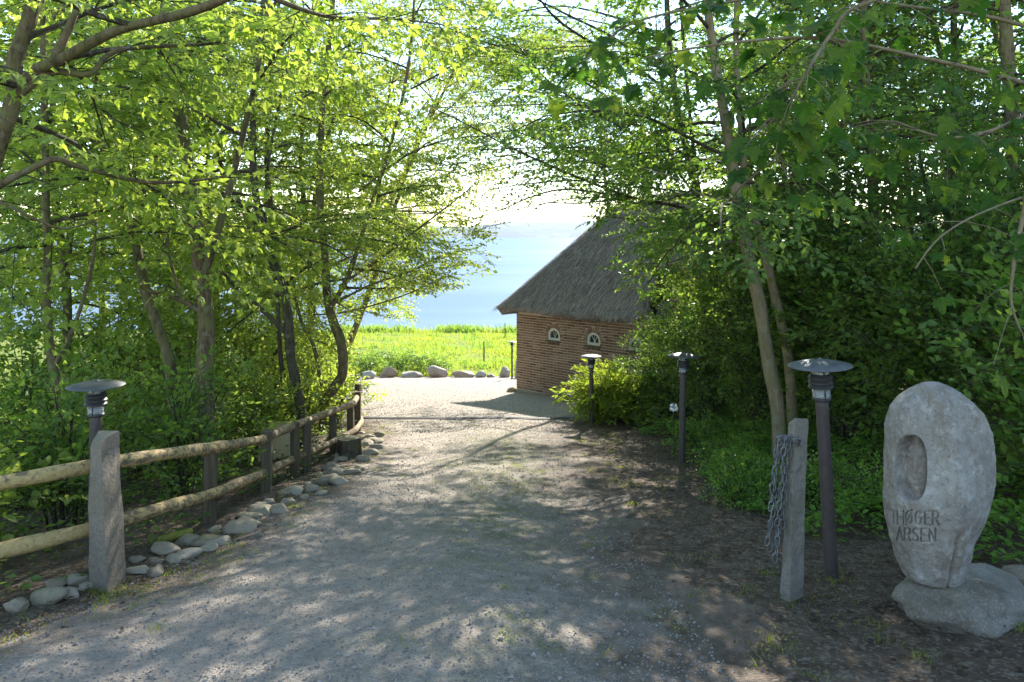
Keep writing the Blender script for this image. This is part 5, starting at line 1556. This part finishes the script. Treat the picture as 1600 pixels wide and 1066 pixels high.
# ------------------------------------------------------------------ shrubs
SR = 'dark shrubs making the hedge on the right'
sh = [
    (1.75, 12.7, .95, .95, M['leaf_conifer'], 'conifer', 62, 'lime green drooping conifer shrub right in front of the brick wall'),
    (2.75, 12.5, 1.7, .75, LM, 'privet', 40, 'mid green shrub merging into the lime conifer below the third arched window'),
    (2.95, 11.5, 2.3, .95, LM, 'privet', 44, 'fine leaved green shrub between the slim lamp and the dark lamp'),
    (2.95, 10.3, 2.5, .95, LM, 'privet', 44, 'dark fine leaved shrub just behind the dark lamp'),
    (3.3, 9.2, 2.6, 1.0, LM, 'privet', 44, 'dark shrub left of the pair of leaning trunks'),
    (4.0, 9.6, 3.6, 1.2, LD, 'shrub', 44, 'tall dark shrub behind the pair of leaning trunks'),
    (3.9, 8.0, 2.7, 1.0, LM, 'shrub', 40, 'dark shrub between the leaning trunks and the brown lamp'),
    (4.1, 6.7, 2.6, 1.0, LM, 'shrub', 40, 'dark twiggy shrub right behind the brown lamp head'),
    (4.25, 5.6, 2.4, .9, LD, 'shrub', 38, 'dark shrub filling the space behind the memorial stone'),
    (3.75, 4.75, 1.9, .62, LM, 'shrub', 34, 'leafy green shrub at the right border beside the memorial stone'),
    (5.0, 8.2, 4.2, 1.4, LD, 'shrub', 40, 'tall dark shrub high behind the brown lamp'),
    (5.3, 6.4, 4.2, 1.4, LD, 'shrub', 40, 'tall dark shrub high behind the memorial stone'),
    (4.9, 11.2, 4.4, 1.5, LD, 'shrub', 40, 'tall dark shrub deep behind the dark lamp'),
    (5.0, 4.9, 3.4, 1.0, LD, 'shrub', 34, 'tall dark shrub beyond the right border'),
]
for k, (x, y, h, rad, lm_, sp_, n, lab) in enumerate(sh):
    shrub('conifer_shrub' if sp_ == 'conifer' else 'shrub', lab, x, y, h, rad, lm_, sp_, 300 + k, n, None, SR if sp_ != 'conifer' else None, scale=1.2 if sp_ == 'privet' else (1.25 if sp_ == 'shrub' else 1.15), side_gap=.2 if x < 4.3 else .34, spray_gap=.15 if x < 4.3 else .22, side_len=.22 if sp_ == 'conifer' else .35)
SLG = 'leafy shrubs behind the left rail fence'
sl_ = [
    (-3.05, 6.5, 1.15, .55, LM, 'shrub', 14, 'low shrub behind the first timber post of the fence'),
    (-3.4, 7.6, 1.5, .75, LM, 'shrub', 16, 'bushy shrub at the foot of the slender straight tree'),
    (-3.55, 5.6, 1.25, .6, LM, 'shrub', 14, 'bright leaved shrub just right of the left lamp'),
    (-4.4, 5.3, 1.05, .6, LB, 'shrub', 14, 'pale leaved shrub at the left border behind the fence'),
    (-4.9, 6.9, 1.1, .75, LM, 'shrub', 12, 'low shrub in front of the meadow gap on the left'),
    (-4.3, 8.2, 1.5, .8, LB, 'shrub', 22, 'shrub between the thin leaning tree and the slender straight one'),
    (-3.2, 9.0, 1.15, .6, LB, 'shrub', 20, 'sunlit shrub below the twin stemmed tree'),
    (-3.15, 10.6, 1.1, .55, LB, 'shrub', 20, 'sunlit shrub at the fork of the crooked tree'),
    (-3.15, 12.4, 1.15, .55, LB, 'shrub', 22, 'yellow green shrub at the far end of the fence beside the yard'),
    (-4.3, 10.4, 1.7, .85, LB, 'shrub', 24, 'taller shrub behind the twin stemmed tree'),
    (-4.4, 13.6, 1.6, .8, LB, 'shrub', 24, 'sunlit shrub beside the yard behind the crooked tree'),
    (-5.4, 17.0, 1.8, 1.0, LB, 'shrub', 24, 'sunlit shrub at the yard edge beneath the drooping tree'),
    (-5.6, 9.2, 1.0, .8, LM, 'shrub', 14, 'shaded shrub left of the thin leaning tree'),
    (-3.6, 4.45, .7, .4, LB, 'shrub_big', 12, 'small pale shrub under the rails at the left border'),
]
for k, (x, y, h, rad, lm_, sp_, n, lab) in enumerate(sl_):
    shrub('shrub', lab, x, y, h, rad, lm_, sp_, 400 + k, n, None, SLG, scale=1.0, side_gap=.24, spray_gap=.16)
for k, (x, y, h, rad, lm_, lab) in enumerate([
    (-5.6, 11.4, 3.4, 1.3, LB, 'tall sunlit shrub behind the thin leaning tree'), (-7.2, 12.6, 3.2, 1.3, LM, 'tall shrub in front of the sea at the left border'),
    (-4.9, 12.8, 3.0, 1.1, LB, 'tall sunlit shrub between the slender straight tree and the twin stemmed one'), (-4.6, 15.4, 3.0, 1.1, LB, 'tall sunlit shrub behind the crooked tree'), (-6.6, 9.6, 2.3, 1.0, LM, 'tall shrub behind the young tree at the left lamp')]):
    shrub('tall_shrub', lab, x, y, h, rad, lm_, 'beech_far', 480 + k, 20, None, 'tall shrubs among the left trees', scale=.75, side_gap=.3, side_len=.5, spray_gap=.22, low=.3)
# bramble bank behind the far boulders
for k, (x, y, h, rad, lab) in enumerate([(-6.3, 30.6, 1.0, 1.2, 'bramble bush at the left end of the boulder row'), (-4.9, 30.9, .95, 1.1, 'bramble bush behind the pinkish pointed boulder'), (-3.5, 31.0, .7, 1.0, 'low bramble bush behind the large rounded boulder')]):
    shrub('bramble_bush', lab, x, y, h, rad, LM, 'beech_far', 450 + k, 20, None, 'bramble bushes at the edge of the meadow', scale=.8, side_gap=.26, side_len=.4, spray_gap=.22)
for k, (x, y, h, rad, lab) in enumerate([
    (2.45, 9.1, .34, .42, 'bright green clump on the bank just right of the dark lamp'), (2.5, 7.75, .34, .45, 'bright green clump between the dark lamp and the leaning trunks'),
    (2.0, 6.05, .30, .34, 'brightest green clump just left of the leaning granite post'), (2.62, 6.0, .32, .40, 'bright green clump between the leaning granite post and the brown lamp'),
    (2.75, 5.3, .32, .42, 'bright green clump between the brown lamp and the memorial stone'), (3.25, 8.2, .4, .5, 'bright green clump at the foot of the leaning trunks'), (2.25, 6.9, .26, .3, 'small bright green clump behind the leaning granite post')]):
    shrub('green_clump', lab, x, y, h, rad, M['cover'], 'privet', 500 + k, 22, None, 'low bright green clumps on the right bank', scale=.62, side_gap=.09, side_len=.14, spray_gap=.08, low=.25)
# white flower head by the dark lamp
d = 8.7; p = P(1053, 637, d)
fl = thing('white_flower', 'white flower cluster glowing in the dark hedge beside the dark lamp', 'flower', (p[0], p[1], gzf(p[0], p[1])))
bz = p[2] - gzf(p[0], p[1])
V, Fs = tube_vf([(0.02, .05, -.05), (0, .02, bz * .5), (0, 0, bz)], .006, 5); link('stem', mesh('stem', V, Fs, M['twig']), fl)
mb = MB(); r = np.random.default_rng(2)
for k in range(26):
    dd = r.normal(size=3); dd[1] -= .6; dd /= np.linalg.norm(dd)
    Rm = rot_from(dd[None], r.normal(size=(1, 3)))[0]
    V = (np.array([(0, 0, 0), (.5, -.4, .1), (1, -.2, -.1), (1, .2, -.1), (.5, .4, .1)]) * .036) @ Rm.T + [0, 0, bz] + dd * .02
    mb.add(V, [np.array([[0, 1, 2, 3, 4]])])
mb.obj('petals', M['petal'], fl)

# ------------------------------------------------------------------ ground cover, grass, litter, loose gravel (uncountable)
def scatter_leaves(name, pts, dirs, up, size, kind, mat):
    LV, LF = LEAF[kind]
    Rm = rot_from(dirs, up)
    V = np.einsum('mij,vj->mvi', Rm, LV) * size[:, None, None] + pts[:, None, :]
    Fx = (LF[None] + (np.arange(len(pts)) * len(LV))[:, None, None]).reshape(-1, 3)
    return tag(link(name, mesh(name, V.reshape(-1, 3), Fx, mat)), kind='stuff')
r = np.random.default_rng(77)
# ground elder / ivy on the right bank
N = 30000
x = r.uniform(1.75, 4.6, N); y = r.uniform(4.0, 11.5, N)
front = np.interp(y, [4, 4.6, 5.4, 6.4, 7.4, 8.4, 9.6, 11.5], [2.65, 2.25, 1.95, 1.85, 2.1, 2.2, 2.2, 2.1]) + .18 * np.sin(y * 5) + .1 * np.sin(y * 11)
clump = .5 + .5 * np.sin(x * 4.1 + np.sin(y * 2.3) * 2) * np.sin(y * 3.4 + x)
k = (x > front) & (clump + r.normal(0, .1, N) > .47)
x, y, clump = x[k], y[k], clump[k]
hgt = (.05 + .30 * clump * np.clip((x - front[k]) / .35, .15, 1)) * np.sqrt(r.uniform(0, 1, len(x)))
a = r.uniform(0, 6.28, len(x))
pts = np.stack([x, y, gz(x, y) + hgt], -1)
scatter_leaves('ground_cover', pts, np.stack([np.cos(a), np.sin(a), r.uniform(-.5, .2, len(x))], -1), np.array([0, 0, 1.0]) + r.normal(0, .3, (len(x), 3)), r.uniform(.03, .07, len(x)), 'rhomb', M['cover'])
# weeds under the left fence
N = 9000
x = r.uniform(-6.5, -2.15, N); y = r.uniform(3.4, 13.5, N)
k = (x < dleft(y) - .28) & (np.sin(x * 3.3 + y) * np.sin(y * 2.7 - x * 2) > -.35)
x, y = x[k], y[k]
hgt = .22 * r.uniform(0, 1, len(x)) ** 1.5
a = r.uniform(0, 6.28, len(x))
scatter_leaves('undergrowth', np.stack([x, y, gz(x, y) + hgt], -1), np.stack([np.cos(a), np.sin(a), r.uniform(-.4, .3, len(x))], -1), np.array([0, 0, 1.0]) + r.normal(0, .35, (len(x), 3)), r.uniform(.03, .08, len(x)), 'rhomb', M['leaf_mid'])
# dead leaves and twigs
N = 20000
x = np.concatenate([r.uniform(.7, 5, int(N * .6)), r.uniform(-6, -1.7, int(N * .4))]); y = np.concatenate([r.uniform(2.4, 12, int(N * .6)) , r.uniform(3, 13, int(N * .4))])
k = ((x > 0) & (x > dright(y) + r.normal(.25, .35, N))) | ((x < 0) & (x < dleft(y) + r.normal(.05, .25, N)))
x, y = x[k], y[k]; a = r.uniform(0, 6.28, len(x))
scatter_leaves('leaf_litter', np.stack([x, y, gz(x, y) + .012 + r.uniform(0, .012, len(x))], -1), np.stack([np.cos(a), np.sin(a), r.uniform(-.15, .25, len(x))], -1), np.array([0, 0, 1.0]) + r.normal(0, .25, (len(x), 3)), r.uniform(.018, .05, len(x)), 'rhomb', M['litter'])
# loose gravel
N = 32000
y = 2.4 + 15 * r.uniform(0, 1, N) ** 2.6; u = r.uniform(-.02, .93, N)
x = dleft(y) * (1 - u) + (dright(y) + .1) * u
s_ = r.uniform(.003, .0085, N) * np.where(r.uniform(0, 1, N) < .04, 1.9, 1)
OV_ = np.array([(1, 0, 0), (-.5, .87, 0), (-.5, -.87, 0), (.1, .1, .8), (0, 0, -.6)]); OF_ = np.array([(0, 1, 3), (1, 2, 3), (2, 0, 3)])
a = r.uniform(0, 6.28, N); ca, sa = np.cos(a), np.sin(a)
V = np.stack([OV_[None, :, 0] * ca[:, None] - OV_[None, :, 1] * sa[:, None], (OV_[None, :, 0] * sa[:, None] + OV_[None, :, 1] * ca[:, None]) * r.uniform(.6, 1, N)[:, None], np.repeat(OV_[None, :, 2], N, 0)], -1) * s_[:, None, None] + np.stack([x, y, gz(x, y) + .008 + s_ * .3], -1)[:, None, :]
tag(link('loose_gravel', mesh('loose_gravel', V.reshape(-1, 3), (OF_[None] + (np.arange(N) * 5)[:, None, None]).reshape(-1, 3), M['pebble'])), kind='stuff')
N = 13000
y = r.uniform(11, 28.5, N); x = dleft(y) + .2 + (dright(y) - dleft(y) - .3) * r.uniform(0, 1, N)
s_ = r.uniform(.005, .013, N); a = r.uniform(0, 6.28, N); ca, sa = np.cos(a), np.sin(a)
V = np.stack([OV_[None, :, 0] * ca[:, None] - OV_[None, :, 1] * sa[:, None], (OV_[None, :, 0] * sa[:, None] + OV_[None, :, 1] * ca[:, None]) * .8, np.repeat(OV_[None, :, 2], N, 0)], -1) * s_[:, None, None] + np.stack([x, y, gz(x, y) + .008 + s_ * .3], -1)[:, None, :]
tag(link('yard_gravel', mesh('yard_gravel', V.reshape(-1, 3), (OF_[None] + (np.arange(N) * 5)[:, None, None]).reshape(-1, 3), M['pebble'])), kind='stuff')
# grass
def blades(name, x, y, h, wd, mat, lean=.35, z=None):
    n = len(x); a = r.uniform(0, 6.28, n); b = r.uniform(0, 6.28, n)
    zz = gz(x, y) if z is None else z
    base = np.stack([x, y, zz - .01], -1)
    side = np.stack([np.cos(a), np.sin(a), 0 * a], -1) * wd[:, None]
    tip = base + np.stack([np.cos(b) * lean * h, np.sin(b) * lean * h, h], -1)
    mid = base * .5 + tip * .5 + np.stack([-np.cos(b) * lean * h * .15, -np.sin(b) * lean * h * .15, h * .06], -1)
    V = np.stack([base - side * .5, base + side * .5, mid + side * .42, tip, mid - side * .42], 1).reshape(-1, 3)
    Fx = (np.array([(0, 1, 2), (0, 2, 4), (4, 2, 3)])[None] + (np.arange(n) * 5)[:, None, None]).reshape(-1, 3)
    return tag(link(name, mesh(name, V, Fx, mat)), kind='stuff')
N = 32000
y = 29.2 + 29.5 * r.uniform(0, 1, N) ** 1.25; x = (r.uniform(-.30, .05, N)) * y
hh = r.uniform(.08, .27, N) * (.75 + .5 * np.sin(x * .9 + y * .6) * np.sin(y * .45 - x * .3))
hh = np.where(y > 55.5, hh * 1.7, hh)
blades('meadow_grass', x, y, hh, r.uniform(.02, .05, N), M['grass'])
N = 16000
y = r.uniform(7, 34, N); x = -5.2 - .25 * np.clip(y - 10, 0, 30) - r.uniform(0, 1, N) ** 1.2 * (y * .7 + 2)
blades('side_meadow_grass', x, y, r.uniform(.12, .35, N), r.uniform(.012, .035, N), M['grass'])
# tufts on the driveway and along its edges
cx_, cy_ = [], []
for k in range(240):
    yy_ = 3.1 + 9 * r.uniform() ** 1.5
    m_ = r.uniform()
    if m_ < .45: xx_ = float(dleft(yy_)) + r.normal(.15, .2)
    elif m_ < .75: xx_ = r.normal(-.2, .55)
    else: xx_ = float(dright(yy_)) + r.normal(.35, .35)
    n_ = int(r.integers(10, 60)); sp_ = r.uniform(.02, .09)
    cx_.append(xx_ + r.normal(0, sp_, n_)); cy_.append(yy_ + r.normal(0, sp_, n_))
for (bx_, by_) in ((-2.22, 4.02), (-2.3, 3.93), (-2.4, 3.98), (1.50, 3.78), (1.62, 3.86), (1.86, 4.08), (1.94, 4.2), (1.80, 3.5), (1.75, 3.3), (2.4, 3.35), (1.95, 8.0), (1.36, 12.0), (1.3, 2.95), (1.15, 2.75)):
    n_ = int(r.integers(25, 70)); cx_.append(bx_ + r.normal(0, .04, n_)); cy_.append(by_ + r.normal(0, .035, n_))
x, y = np.concatenate(cx_), np.concatenate(cy_)
blades('grass_tufts', x, y, r.uniform(.012, .055, len(x)), r.uniform(.002, .005, len(x)), M['grass'], .7)
# taller weeds along the sea edge of the meadow
N = 2400
tc_ = r.integers(0, 60, N); ty_ = 32 + 24 * r.uniform(0, 1, 60); tx_ = r.uniform(-.28, .04, 60) * ty_
x = tx_[tc_] + r.normal(0, .35, N); y = ty_[tc_] + r.normal(0, .3, N)
blades('meadow_tufts', x, y, r.uniform(.15, .42, N), r.uniform(.03, .06, N), M['leaf_mid'], .5)
N = 2600
c = r.uniform(-.27, .04, 26) * 57
k = r.integers(0, 26, N)
x = c[k] + r.normal(0, .45, N); y = 57.2 + r.normal(0, .6, N)
blades('shore_weeds', x, y, r.uniform(.2, .8, N), r.uniform(.04, .09, N), M['leaf_mid'], .4)
